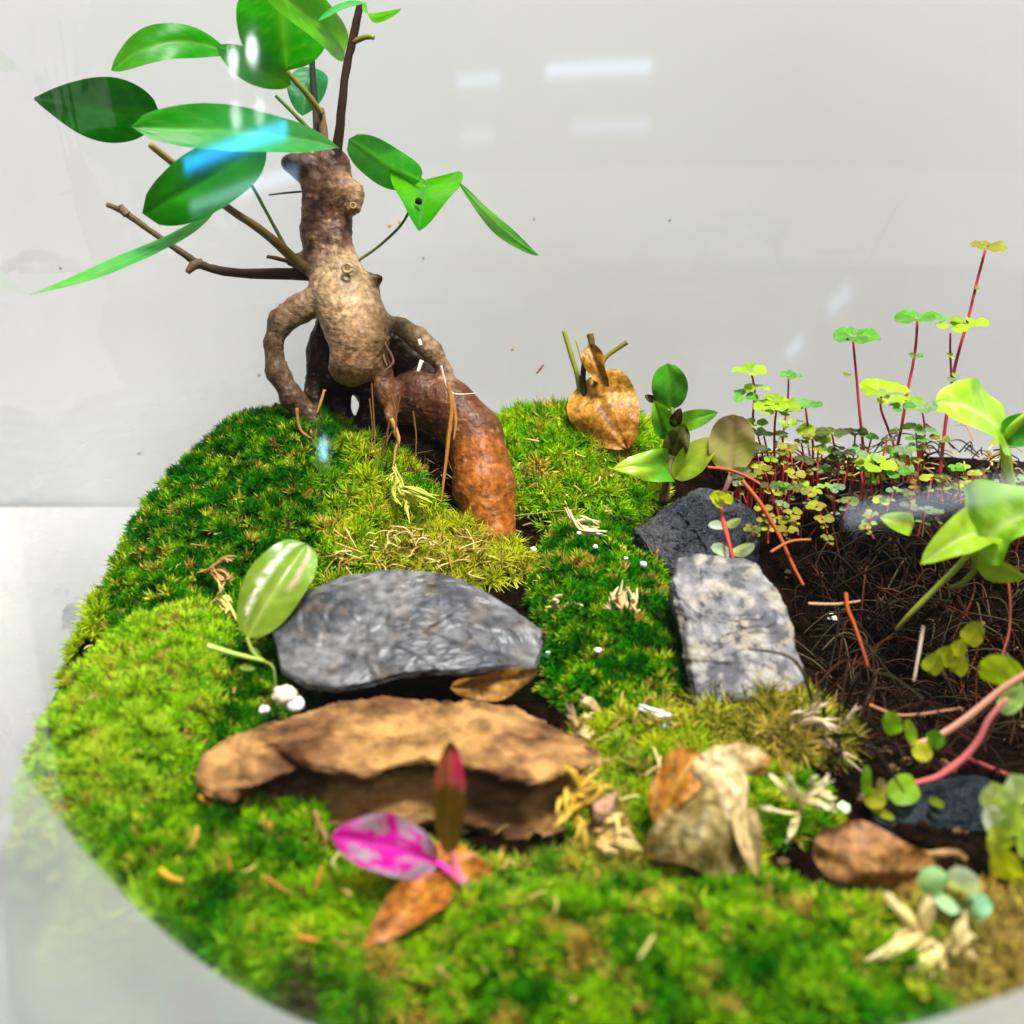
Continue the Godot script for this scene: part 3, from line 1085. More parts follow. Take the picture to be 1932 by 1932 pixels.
	for k in [
		[[628, 335, 640, 250, 650, 150, 664, 80, 680, 8], [12, 9, 7.5, 8, 7], Color(0.05, 0.028, 0.015), Color(0.03, 0.015, 0.01), -0.003, -0.012],
		[[664, 80, 690, 70, 706, 71], [6, 5, 4], Color(0.09, 0.05, 0.02), Color(0.2, 0.25, 0.03), -0.010, -0.011],
		[[618, 318, 612, 260, 605, 205], [10, 8, 7], Color(0.1, 0.055, 0.025), Color(0.16, 0.09, 0.04), 0.0, 0.0],
		[[600, 318, 596, 230, 588, 112], [7, 6, 6], dk, Color(0.02, 0.025, 0.03), 0.004, 0.004],
		[[606, 215, 585, 185, 555, 150, 520, 112], [6, 6, 5.5, 5], gr, Color(0.14, 0.16, 0.03), -0.002, -0.014],
		[[605, 268, 570, 230, 520, 180], [5, 4, 3], gr, Color(0.1, 0.2, 0.02), -0.002, -0.014],
		[[590, 300, 570, 262, 556, 244], [4, 3, 3], gr, gr, -0.002, -0.006],
		[[576, 508, 500, 440, 430, 392, 360, 335, 284, 273], [11, 8, 7, 6.5, 5.5], Color(0.1, 0.06, 0.02), Color(0.22, 0.16, 0.05), -0.004, -0.05],
		[[590, 518, 450, 515, 385, 502, 345, 478, 290, 440, 236, 402, 202, 386], [13, 9, 8, 6.5, 5.5, 6, 4], Color(0.025, 0.015, 0.01), Color(0.14, 0.1, 0.05), -0.002, -0.03],
		[[382, 498, 366, 500, 354, 514], [9, 9, 5], Color(0.1, 0.06, 0.03), Color(0.12, 0.07, 0.03), -0.013, -0.015],
		[[240, 405, 232, 396, 228, 386], [8, 7, 3], Color(0.16, 0.1, 0.06), Color(0.12, 0.07, 0.05), -0.027, -0.028],
		[[545, 478, 508, 410, 478, 355, 453, 316], [4, 3, 3, 3.5], Color(0.14, 0.16, 0.04), Color(0.05, 0.16, 0.02), -0.003, -0.02],
		[[548, 494, 524, 488, 503, 484], [4, 4, 3], dk, dk, -0.004, -0.006],
		[[584, 360, 530, 365, 507, 368], [2, 2, 1.5], dk, dk, 0.004, 0.002],
		[[672, 494, 720, 460, 764, 414, 792, 344], [3, 2.6, 2.6], Color(0.12, 0.14, 0.05), Color(0.1, 0.2, 0.04), -0.002, -0.012],
		[[345, 318, 352, 306, 368, 300], [4, 3, 2], Color(0.3, 0.28, 0.05), Color(0.3, 0.3, 0.05), -0.043, -0.044]]:
		var s := Shape.new()
		var rr := []
		for x in k[1]:
			rr.append(px_m(x, D))
		tube(s, pts3(k[0], D + k[4], D + k[5]), rr, 9, k[2], k[3], 0.22)
		part(t, s, "branch", M.twig)
	# leaves: base, tip, depths, width and how each lies
	var g0 := Color(0.004, 0.11, 0.002)
	var g1 := Color(0.014, 0.23, 0.002)
	var g2 := Color(0.08, 0.38, 0.004)
	var teal := Color(0.05, 0.34, 0.07)
	for k in [
		[300, 212, 0.335, 64, 186, 0.325, 116, {"c": g0, "c2": Color(0.02, 0.2, 0.01), "b": 1.0, "a": 0.62, "bend": 0.04, "roll": -10.0, "fold": 0.12, "skew": -0.02}],
		[640, 280, 0.35, 248, 240, 0.29, 88, {"c": teal, "c3": g1, "bend": 0.16, "roll": 30.0, "a": 1.3, "b": 0.6, "fold": 0.2, "skew": -0.06}],
		[432, 100, 0.325, 210, 132, 0.31, 70, {"c": g1, "c3": Color(0.05, 0.25, 0.008), "a": 0.7, "b": 0.7, "bend": 0.1, "roll": 24.0, "skew": 0.12, "fold": 0.1}],
		[410, 88, 0.32, 548, 160, 0.335, 60, {"c": teal, "c3": g2, "a": 0.7, "b": 0.7, "bend": 0.05, "roll": 10.0}],
		[540, 134, 0.335, 524, -70, 0.30, 165, {"c": g1, "c2": Color(0.1, 0.36, 0.03), "a": 0.5, "b": 0.55, "fold": 0.3, "bend": -0.06}],
		[650, 98, 0.34, 480, -40, 0.285, 80, {"c": Color(0.12, 0.44, 0.01), "c3": g2, "a": 0.4, "b": 0.5, "roll": 28.0, "bend": 0.08}],
		[686, 6, 0.335, 600, 40, 0.31, 16, {"c": teal, "roll": 40.0, "bend": 0.06}],
		[690, 4, 0.335, 758, 16, 0.315, 22, {"c": g2, "roll": 50.0, "bend": 0.18}],
		[592, 128, 0.37, 570, 218, 0.365, 74, {"c": Color(0.02, 0.2, 0.06), "roll": 15.0}],
		[498, 262, 0.34, 270, 402, 0.305, 116, {"c": Color(0.015, 0.2, 0.006), "c2": Color(0.02, 0.15, 0.01), "c3": g1, "a": 0.5, "b": 0.42, "bend": 0.06, "roll": -18.0, "fold": 0.3}],
		[402, 402, 0.33, 54, 556, 0.29, 44, {"c": teal, "c3": Color(0.1, 0.38, 0.04), "a": 0.8, "b": 0.9, "roll": 58.0, "bend": 0.0, "skew": -0.07, "fold": 0.1}],
		[792, 342, 0.34, 658, 262, 0.325, 78, {"c": teal, "c3": Color(0.05, 0.3, 0.05), "a": 0.45, "b": 0.45, "roll": -20.0, "fold": 0.15}],
		[802, 340, 0.345, 790, 436, 0.32, 138, {"c": g2, "c2": Color(0.03, 0.2, 0.02), "c3": g1, "a": 0.18, "b": 0.8, "fold": 0.6, "bend": 0.05}],
		[866, 346, 0.335, 1016, 482, 0.31, 40, {"c": Color(0.12, 0.42, 0.12), "c3": teal, "a": 0.7, "b": 0.8, "roll": 50.0, "bend": 0.0, "skew": 0.05, "fold": 0.1}]]:
		var s := Shape.new()
		var o: Dictionary = k[7]
		o["nt"] = 26; o["ns"] = 8; o["wave"] = 0.05; o["relief"] = 0.02; o["veins"] = 7.0
		leaf(s, at(k[0], k[1], k[2]), at(k[3], k[4], k[5]), px_m(k[6], (k[2] + k[5]) / 2), o)
		part(t, s, "leaf", M.leaf)
	var sp := Shape.new()
	tube(sp, pts3([784, 378, 790, 380, 796, 381], 0.327), [px_m(4, D), px_m(6, D), px_m(4, D)], 7, Color(0.01, 0.01, 0.01), Color(0.01, 0.01, 0.01), 0.2)
	part(t, sp, "dark_speck", M.twig)


# ---------------------------------------------------------------- stones
func outline(list: Array) -> Array:      # x, y, depth triples
	var out := []
	for k in list.size() / 3:
		out.append(at(list[3 * k], list[3 * k + 1], list[3 * k + 2]))
	return out

func stones() -> void:
	var dn := Vector3.DOWN
	var sl := rock(outline([515, 1190, .262, 530, 1150, .266, 575, 1122, .270, 655, 1084, .275, 735, 1074, .277, 815, 1078, .277, 875, 1094, .275, 935, 1130, .272, 985, 1160, .269, 1022, 1186, .266, 1020, 1228, .261, 1006, 1262, .257, 978, 1252, .256, 930, 1256, .254, 870, 1262, .253, 800, 1264, .252, 740, 1272, .251, 700, 1286, .250, 640, 1294, .249, 580, 1288, .251, 532, 1258, .255]),
		[[1.01, dn * 0.0015], [0.93, dn * 0.004 + Vector3(0, 0, -0.004)], [0.7, dn * 0.014 + Vector3(0, 0, -0.008)]], 0.0007, Color(0.045, 0.05, 0.06), Color(0.17, 0.178, 0.19), 0.0022, 0.4, 220)
	for k in sl.v.size():    # rusty patch on its left end
		var p := sl.v[k]
		sl.c[k] = sl.c[k].lerp(Color(0.24, 0.15, 0.06), 0.2 * sm(0.15, 0.4, nf.get_noise_3d(p.x * 220, p.y * 90, p.z * 220))).lerp(Color(0.25, 0.16, 0.07), 0.75 * sm(-0.085 + 0.02, -0.085 - 0.005, p.x - 0.02 * nz.get_noise_3d(p.x * 200, p.y * 200, p.z * 200) + 0.018) * sm(-0.1, 0.3, nf.get_noise_3d(p.x * 150, p.y * 150, p.z * 150)))
	solo(sl, "slate_stone", M.slate, "flat blue grey slate stone propped over a dark gap", "stone")
	var br := rock(outline([372, 1462, .221, 384, 1420, .226, 430, 1388, .231, 500, 1374, .235, 600, 1344, .240, 700, 1316, .244, 790, 1332, .243, 900, 1344, .241, 1000, 1354, .239, 1080, 1384, .234, 1124, 1404, .229, 1136, 1436, .225, 1080, 1446, .2225, 1010, 1470, .219, 960, 1462, .2185, 900, 1444, .219, 860, 1440, .2185, 800, 1430, .219, 740, 1442, .218, 690, 1462, .217, 640, 1450, .218, 590, 1440, .2185, 560, 1424, .220, 520, 1402, .2225, 480, 1404, .2225, 450, 1450, .2195, 440, 1500, .216, 400, 1494, .2175]),
		[[1.012, dn * 0.0012], [0.84, dn * 0.0026 + Vector3(0.001, 0, -0.008)], [0.87, dn * 0.0075 + Vector3(0.003, 0, -0.006)], [0.97, dn * 0.016 + Vector3(0.002, 0, 0.001)]], 0.0012, Color(0.16, 0.08, 0.035), Color(0.42, 0.24, 0.085), 0.0017, 1.1, 260)
	solo(br, "brown_stone", M.brown, "long tan brown stone with an undercut front face", "stone")
	var gn := rock(outline([1268, 1090, .279, 1280, 1052, .283, 1320, 1044, .285, 1385, 1050, .285, 1425, 1064, .283, 1470, 1122, .277, 1500, 1180, .271, 1506, 1225, .267, 1518, 1282, .262, 1492, 1304, .260, 1420, 1316, .259, 1350, 1336, .2575, 1312, 1326, .259, 1304, 1240, .2655, 1298, 1170, .272]),
		[[1.0, dn * 0.002 + Vector3(-0.001, 0, -0.001)], [0.97, dn * 0.008 + Vector3(0.0, 0, -0.008)], [0.9, dn * 0.026 + Vector3(0.001, 0, -0.012)]], 0.0011, Color(0.12, 0.118, 0.125), Color(0.46, 0.435, 0.37), 0.0016, 0.5, 260)
	for k in gn.v.size():
		var p := gn.v[k]
		var g := nf.get_noise_3d(p.x * 420, p.y * 420, p.z * 420)
		var h := nz.get_noise_3d(p.x * 120 + 5, p.y * 120, p.z * 120)
		var col := Color(0.2, 0.195, 0.19).lerp(Color(0.3, 0.265, 0.19), sm(-0.05, 0.3, nf.get_noise_3d(p.x * 200, p.y * 200, p.z * 200 + 9)))
		col = col.lerp(Color(0.09, 0.09, 0.105), 0.8 * sm(0.05, 0.3, h))
		col = Color(col.r * 0.7, col.g * 0.7, col.b * 0.72)
		gn.c[k] = col.lerp(Color(0.34, 0.32, 0.29), 0.5 * sm(0.1, 0.4, g)).lerp(Color(0.06, 0.06, 0.065), sm(0.1, 0.32, -g))
	solo(gn, "granite_stone", M.granite, "pale speckled granite stone standing upright right of the green moss", "stone")
	var dr := rock(outline([1200, 1000, .325, 1250, 965, .33, 1318, 921, .336, 1375, 925, .336, 1428, 966, .332, 1424, 1040, .322, 1400, 1080, .316, 1330, 1090, .314, 1262, 1080, .315, 1236, 1050, .318]),
		[[1.0, dn * 0.003], [1.0, dn * 0.012 + Vector3(0, 0, -0.004)], [0.9, dn * 0.028 + Vector3(0, 0, -0.008)]], 0.0013, Color(0.018, 0.022, 0.03), Color(0.06, 0.062, 0.07), 0.002, 1.0)
	solo(dr, "dark_stone", M.dark, "wet blue black stone behind the granite stone", "stone")
	var chip := rock(outline([1112, 1500, .2185, 1170, 1488, .22, 1152, 1540, .215, 1120, 1530, .2155]), [[1.0, dn * 0.002], [0.9, dn * 0.008]], 0.0005, Color(0.3, 0.17, 0.11), Color(0.42, 0.26, 0.17), 0.0005, 1.0, 40)
	solo(chip, "stone_chip", M.brown, "small reddish stone chip beside the right end of the brown stone", "stone")
	var wet := rock(outline([1640, 1500, .236, 1720, 1470, .24, 1850, 1470, .24, 1932, 1510, .235, 1900, 1570, .228, 1740, 1580, .227, 1650, 1550, .23]), [[1.02, dn * 0.003], [1.0, dn * 0.012]], 0.0013, Color(0.01, 0.018, 0.025), Color(0.03, 0.05, 0.065), 0.002, 1.0, 60)
	solo(wet, "wet_stone", M.dark, "low black wet stone under the trailing vine at right", "stone")
	# white crumbs
	for k in [[538, 1327, 22, "cream perlite lump between the slate and the brown stone", 0.75, 0.62, 0.42], [557, 1342, 17, "white perlite lump touching the brown stone's back edge", 0.85, 0.85, 0.83], [499, 1345, 9, "tiny white perlite bead left of the cream lump", 0.85, 0.85, 0.83], [1163, 1395, 11, "grey white perlite crumb right of the brown stone", 0.7, 0.7, 0.7], [1165, 1470, 7, "white perlite bead above the red stone chip", 0.85, 0.85, 0.85], [880, 1568, 9, "white perlite crumb behind the pink leaf", 0.8, 0.8, 0.82], [1590, 1530, 13, "pale greenish bead beside the brown dead leaf", 0.7, 0.85, 0.5], [1835, 1538, 14, "white bead on the wet stone at right", 0.85, 0.85, 0.85], [1570, 1172, 11, "white bead lying in the dark pit", 0.7, 0.75, 0.68], [1576, 978, 12, "white bead at the back of the pit", 0.75, 0.75, 0.75], [1322, 1310, 12, "small yellow seed on the moss left of the granite stone", 0.8, 0.5, 0.05]]:
		var c := ground(k[0], k[1])
		if k[1] < 1350 and k[0] < 600:
			c = at(k[0], k[1] - k[2] * 0.3, 0.2475)
		var r := px_m(k[2], (c - EYE).dot(FWD))
		solo(pebble(c + Vector3(0, r * 0.5, 0), r, Color(k[4], k[5], k[6])), "perlite", M.perlite, k[3], "perlite bead", "pale beads scattered over the moss and soil")
	for k in [[1213, 1082, 7], [1127, 1245, 6], [1035, 1250, 5], [1006, 1052, 7], [1123, 1048, 5], [1092, 1022, 5], [1180, 1070, 4]]:
		var c := ground(k[0], k[1])
		solo(pebble(c + Vector3(0, 0.0028, 0), px_m(k[2], 0.28), Color(0.85, 0.85, 0.82)), "perlite", M.perlite, "tiny white perlite bead on the domed green moss", "perlite bead", "tiny white beads on the domed moss")

func pebble(c: Vector3, r: float, col: Color) -> Shape:
	var s := Shape.new()
	var sq := Vector3(rng.randf_range(0.85, 1.2), rng.randf_range(0.75, 1.0), rng.randf_range(0.85, 1.2))
	var off := rng.randf() * 50
	for k in 9:
		var a := PI * k / 8
		for j in 12:
			var b := TAU * j / 12
			var d := Vector3(sin(a) * cos(b), cos(a), sin(a) * sin(b))
			s.vert(c + d * sq * r * (1 + 0.4 * nz.get_noise_3d(d.x * 3 + off, d.y * 3, d.z * 3) + 0.3 * nf.get_noise_3d(d.x * 5 + off, d.y * 5, d.z * 5)), col)
	s.grid(0, 9, 12, true)
	return s


# ---------------------------------------------------------------- plants
func L(root: Node3D, base: Vector3, tip: Vector3, w: float, o: Dictionary, m: Material, called := "leaf") -> MeshInstance3D:
	var s := Shape.new()
	leaf(s, base, tip, w, o)
	return part(root, s, called, m)

func stalk(root: Node3D, pts: Array, radii: Array, ca: Color, cb: Color, m: Material = null, called := "stem") -> MeshInstance3D:
	var s := Shape.new()
	tube(s, pts, radii, 7, ca, cb, 0.1)
	return part(root, s, called, m if m else M.stem)

func plants_left() -> void:
	# the variegated seedling by the slate
	var d := 0.262
	var t := thing("variegated_seedling", "seedling with one glossy green leaf striped white and pink by the slate", "seedling", ground(520, 1312))
	var vs := Shape.new()
	leaf(vs, at(466, 1203, d), at(578, 1026, d + 0.012), px_m(112, d), {"c": Color(0.17, 0.27, 0.02), "c3": Color(0.14, 0.3, 0.03), "c2": Color(0.3, 0.38, 0.08), "a": 0.5, "b": 0.45, "fold": 0.35, "bend": 0.12, "roll": -12.0, "nt": 30, "ns": 10, "veins": 3.0, "relief": 0.03})
	for k in vs.v.size():
		var u := vs.uv[k]
		var g := nf.get_noise_2d(u.x * 14.0, u.y * 6.0)
		var stripe := exp(-pow((u.y + 0.5 + 0.12 * g) / 0.09, 2.0)) * sm(0.05, 0.2, u.x) * sm(-0.1, 0.15, g + 0.3)
		var pink := exp(-pow((u.y - 0.45 + 0.1 * g) / 0.09, 2.0)) * sm(0.45, 0.6, u.x)
		vs.c[k] = vs.c[k].lerp(Color(0.85, 0.82, 0.72), stripe).lerp(Color(0.75, 0.42, 0.4), pink * 0.8)
	part(t, vs, "leaf", M.gloss)
	stalk(t, pts3([466, 1203, 478, 1232, 497, 1247, 516, 1262, 520, 1312], d, d - 0.004), [px_m(3.4, d), px_m(3.4, d), px_m(3, d)], Color(0.25, 0.33, 0.05), Color(0.1, 0.16, 0.02))
	stalk(t, pts3([497, 1247, 450, 1236, 390, 1219], d - 0.002, d - 0.006), [px_m(4, d), px_m(5, d), px_m(6, d)], Color(0.3, 0.42, 0.06), Color(0.42, 0.6, 0.12), null, "side_shoot")
	L(t, at(492, 1245, d), at(476, 1220, d), px_m(11, d), {"c": Color(0.2, 0.35, 0.03), "nt": 8, "ns": 2}, M.small)
	L(t, at(452, 1258, d - 0.012), at(482, 1262, d - 0.012), px_m(10, d), {"c": Color(0.3, 0.4, 0.05), "nt": 8, "ns": 2}, M.small)
	# the pink plant in front
	var e := 0.203
	var p := thing("pink_leaf_plant", "small dying plant with one magenta leaf and brown leaves in front", "plant", ground(872, 1690))
	var ps := Shape.new()
	leaf(ps, at(826, 1628, e), at(626, 1576, e - 0.004), px_m(108, e), {"c": Color(0.6, 0.008, 0.32), "c2": Color(0.75, 0.03, 0.45), "a": 0.6, "b": 0.7, "fold": 0.35, "bend": 0.14, "roll": 12.0, "nt": 30, "ns": 10, "wave": 0.12, "relief": 0.04})
	for k in ps.v.size():
		var u := ps.uv[k]
		var g := nz.get_noise_2d(u.x * 9.0 + 4, u.y * 5.0)
		var grey := sm(0.0, 0.22, g + 0.55 * sm(0.1, 0.6, absf(u.y)) - 0.25 + 0.15 * sin(u.x * 9.0)) * sm(0.0, 0.15, absf(u.y)) * (1.0 - sm(0.75, 0.95, u.x))
		var vein := maxf(exp(-u.y * u.y * 40.0), pow(maxf(0.0, cos((u.x * 6.0 - absf(u.y) * 1.2) * TAU)), 8.0) * 0.8)
		ps.c[k] = ps.c[k].lerp(Color(0.36, 0.3, 0.36), grey * 0.9 * (1.0 - vein))
	part(p, ps, "pink_leaf", M.small)
	stalk(p, pts3([822, 1626, 850, 1646, 872, 1664], e, e), [px_m(8, e), px_m(8, e), px_m(9, e)], Color(0.65, 0.02, 0.3), Color(0.7, 0.12, 0.3), null, "pink_stalk")
	stalk(p, pts3([872, 1664, 860, 1635, 854, 1606], e, e), [px_m(10, e), px_m(7, e), px_m(5, e)], Color(0.65, 0.2, 0.28), Color(0.5, 0.12, 0.15), null, "pink_stalk")
	stalk(p, pts3([872, 1660, 884, 1690, 905, 1718, 950, 1756], e, e + 0.004), [px_m(11, e), px_m(10, e), px_m(8, e), px_m(5, e)], Color(0.5, 0.25, 0.2), Color(0.25, 0.1, 0.03), M.dry, "withered_stalk")
	var us := Shape.new()
	leaf(us, at(848, 1612, e), at(849, 1396, e - 0.012), px_m(58, e), {"c": Color(0.14, 0.085, 0.012), "c2": Color(0.2, 0.13, 0.02), "a": 0.55, "b": 0.6, "fold": 0.7, "bend": -0.06, "roll": 10.0, "nt": 26, "ns": 7})
	for k in us.v.size():
		var u := us.uv[k]
		var g := 0.06 * nf.get_noise_2d(u.x * 12, u.y * 8)
		us.c[k] = us.c[k].lerp(Color(0.52, 0.13, 0.13), sm(0.52, 0.6, u.x + g)).lerp(Color(0.7, 0.03, 0.25), sm(0.55, 0.65, u.x + g) * sm(0.1, 0.5, u.y)).lerp(Color(0.07, 0.02, 0.015), sm(0.84, 0.92, u.x + g))
	part(p, us, "upright_leaf", M.small)
	var or_ := Color(0.48, 0.17, 0.02)
	L(p, at(846, 1664, e), at(682, 1790, e - 0.014), px_m(84, e), {"c": or_, "c3": Color(0.5, 0.2, 0.06), "spot": Color(0.22, 0.06, 0.01), "spots": 0.7, "a": 0.6, "b": 1.0, "fold": 0.55, "bend": 0.12, "nt": 24, "ns": 8, "wave": 0.15, "roll": 14.0}, M.dry, "brown_leaf")
	L(p, at(800, 1602, e + 0.006), at(935, 1720, e + 0.004), px_m(110, e), {"c": or_, "c3": Color(0.42, 0.16, 0.05), "spot": Color(0.3, 0.08, 0.01), "spots": 0.6, "a": 0.5, "b": 0.5, "fold": -0.5, "bend": 0.2, "nt": 24, "ns": 8, "wave": 0.1}, M.dry, "brown_leaf")

func plants_back() -> void:
	# stump of a cut plant with brown leaves
	var d := 0.372
	var t := thing("cut_plant", "cut plant with three bare stubs and a crumpled brown leaf", "plant", ground(1120, 800))
	var lb := Color(0.42, 0.2, 0.02)
	L(t, at(1118, 708, d), at(1184, 846, d - 0.008), px_m(130, d), {"c": lb, "c2": Color(0.2, 0.08, 0.01), "c3": Color(0.33, 0.12, 0.02), "spot": Color(0.5, 0.26, 0.03), "spots": 0.6, "a": 0.36, "b": 0.62, "skew": 0.05, "fold": -0.25, "bend": 0.05, "nt": 34, "ns": 12, "wave": 0.09, "veins": 4.5, "relief": 0.05}, M.dry, "brown_leaf")
	L(t, at(1112, 650, d - 0.004), at(1148, 730, d - 0.006), px_m(44, d), {"c": lb, "c2": Color(0.22, 0.1, 0.01), "fold": 0.5, "wave": 0.1, "b": 0.9, "roll": 25.0, "nt": 20, "ns": 7}, M.dry, "brown_leaf")
	stalk(t, pts3([1064, 624, 1076, 665, 1090, 712, 1100, 780], d + 0.002), [px_m(4.5, d), px_m(5, d), px_m(5.5, d)], Color(0.2, 0.22, 0.02), Color(0.13, 0.16, 0.015), M.twig, "stub")
	stalk(t, pts3([1113, 630, 1116, 650, 1108, 668, 1100, 710, 1108, 780], d), [px_m(7, d), px_m(6, d), px_m(5, d)], Color(0.13, 0.07, 0.02), Color(0.03, 0.015, 0.015), M.twig, "stub")
	stalk(t, pts3([1183, 646, 1168, 655, 1140, 678, 1124, 720], d - 0.002), [px_m(5, d), px_m(4.5, d), px_m(4, d)], Color(0.12, 0.09, 0.02), Color(0.2, 0.2, 0.03), M.twig, "stub")
	stalk(t, pts3([1087, 642, 1094, 668, 1100, 690], d), [px_m(2, d), px_m(2, d)], Color(0.3, 0.28, 0.05), Color(0.25, 0.2, 0.04), M.twig, "stub")
	# green plant
	var e := 0.358
	var g := thing("leafy_green_plant", "low plant with glossy green upright leaves behind the dark stone", "plant", ground(1252, 940))
	var gd := Color(0.04, 0.22, 0.012)
	var gl := Color(0.16, 0.4, 0.012)
	for k in [
		[1268, 772, e, 1259, 686, e - 0.004, 66, {"c": gd, "c3": Color(0.06, 0.28, 0.01), "spot": Color(0.02, 0.09, 0.01), "spots": 0.5, "fold": 0.3, "a": 0.6, "b": 0.55}],
		[1264, 824, e - 0.003, 1234, 756, e - 0.012, 42, {"c": gd, "c3": gl, "fold": 0.6}],
		[1274, 802, e - 0.004, 1354, 778, e - 0.014, 36, {"c": gl, "c3": Color(0.06, 0.2, 0.03), "bend": 0.2, "fold": 0.2}],
		[1262, 898, e - 0.006, 1156, 884, e - 0.022, 58, {"c": Color(0.05, 0.28, 0.012), "c3": Color(0.38, 0.5, 0.03), "bend": 0.3, "fold": 0.2, "wave": 0.18, "roll": 20.0}],
		[1272, 902, e - 0.006, 1356, 826, e - 0.012, 54, {"c": Color(0.25, 0.36, 0.02), "c3": Color(0.36, 0.36, 0.05), "bend": 0.1, "wave": 0.1, "roll": -10.0}],
		[1268, 860, e - 0.006, 1290, 800, e - 0.012, 46, {"c": Color(0.05, 0.05, 0.01), "c3": Color(0.1, 0.1, 0.02), "wave": 0.2, "fold": 0.4}],
		[1270, 806, e - 0.008, 1284, 770, e - 0.012, 22, {"c": Color(0.04, 0.015, 0.01)}]]:
		var o: Dictionary = k[7]
		o["nt"] = 20; o["ns"] = 6
		L(g, at(k[0], k[1], k[2]), at(k[3], k[4], k[5]), px_m(k[6], e), o, M.gloss)
	stalk(g, pts3([1268, 770, 1270, 830, 1262, 890, 1250, 950], e, e - 0.008), [px_m(5, e), px_m(8, e), px_m(9, e)], Color(0.08, 0.15, 0.02), Color(0.1, 0.05, 0.025))
	stalk(g, pts3([1262, 898, 1252, 930, 1248, 955], e - 0.006), [px_m(5, e), px_m(5, e)], Color(0.28, 0.3, 0.04), Color(0.14, 0.1, 0.03))
	L(g, at(1240, 758, e), at(1216, 746, e), px_m(14, e), {"c": Color(0.13, 0.05, 0.02), "nt": 8, "ns": 2}, M.dry, "dry_leaf")
	# pale veined leaf on a purple stalk
	var f := 0.345
	var q := thing("pale_leaf_plant", "plant with one pale khaki veined leaf standing above the dark stone", "plant", ground(1368, 930))
	L(q, at(1379, 890, f), at(1383, 782, f - 0.004), px_m(84, f), {"c": Color(0.36, 0.34, 0.09), "c2": Color(0.42, 0.28, 0.16), "c3": Color(0.3, 0.2, 0.14), "a": 0.42, "b": 0.45, "fold": 0.2, "bend": -0.06, "nt": 26, "ns": 9, "veins": 4.5, "relief": 0.03}, M.small)
	stalk(q, pts3([1379, 890, 1376, 905, 1366, 930], f), [px_m(3, f), px_m(6, f), px_m(5, f)], Color(0.35, 0.2, 0.12), Color(0.16, 0.04, 0.06))
	L(q, at(1376, 896, f - 0.004), at(1418, 886, f - 0.01), px_m(20, f), {"c": Color(0.25, 0.32, 0.2), "nt": 10, "ns": 3}, M.small)
	# red sprig on the dark stone
	var h := 0.30
	var r := thing("red_stem_sprig", "red stemmed sprig with yellow top leaves in front of the dark stone", "sprig", at(1384, 1058, h - 0.01))
	stalk(r, pts3([1360, 948, 1362, 970, 1367, 994, 1374, 1020, 1384, 1058], h, h - 0.01), [px_m(2.6, h), px_m(3, h), px_m(5, h), px_m(4, h), px_m(3.5, h)], Color(0.5, 0.06, 0.04), Color(0.35, 0.03, 0.02))
	for k in [[1362, 948, 1338, 936, 30, 0.5, 0.56, 0.02], [1362, 948, 1374, 930, 28, 0.5, 0.56, 0.02], [1364, 948, 1350, 930, 24, 0.55, 0.6, 0.05], [1366, 994, 1336, 992, 18, 0.5, 0.6, 0.45], [1368, 992, 1398, 978, 17, 0.5, 0.6, 0.45], [1380, 1044, 1424, 1026, 24, 0.65, 0.75, 0.65], [1376, 1046, 1340, 1032, 24, 0.5, 0.6, 0.4]]:
		L(r, at(k[0], k[1], h - 0.003), at(k[2], k[3], h - 0.008), px_m(k[4], h), {"c": Color(k[5], k[6], k[7]), "nt": 10, "ns": 3, "a": 0.5, "b": 0.5, "roll": 25.0}, M.small)

func whorl(root: Node3D, c: Vector3, r: float, n: int, col: Color, droop := 0.0, tilt := 0.0) -> void:
	var a0 := rng.randf() * TAU
	for k in n:
		var a := a0 + TAU * k / n + rng.randf_range(-0.3, 0.3)
		var d := Vector3(cos(a), -droop + rng.randf_range(-0.1, 0.15), sin(a))
		var l := r * rng.randf_range(0.75, 1.1)
		var up := Vector3(rng.randf_range(-0.3, 0.3), 1.0, 0.35 + tilt + rng.randf_range(-0.3, 0.3)).normalized()
		var v := rng.randf_range(0.75, 1.25)
		L(root, c + d * l * 0.12, c + d * l, l * 0.78, {"c": Color(col.r * v, col.g * v, col.b), "nt": 8, "ns": 3, "a": 0.42, "b": 0.42, "n": up, "bend": 0.08, "fold": 0.15}, M.small)

func sprig(label: String, pts: Array, d: float, d2: float, nodes: Array, thick: float, group := "") -> void:
	var line := pts3(pts, d, d2)
	var foot: Vector3 = line[line.size() - 1]
	foot.y = high(foot.x, foot.z) - 0.001 if absf(foot.y - high(foot.x, foot.z)) < 0.02 else foot.y
	line.append(foot)
	var t := thing("red_stem_sprig", label, "sprig", foot, group)
	stalk(t, line, [px_m(thick * 0.8, d), px_m(thick, d), px_m(thick * 1.1, d)], Color(0.45, 0.035, 0.06), Color(0.3, 0.03, 0.025))
	for k in nodes:
		whorl(t, at(k[0], k[1], d - 0.001), px_m(k[2] * 1.2, d), k[3], k[4], k[5] if k.size() > 5 else 0.0)

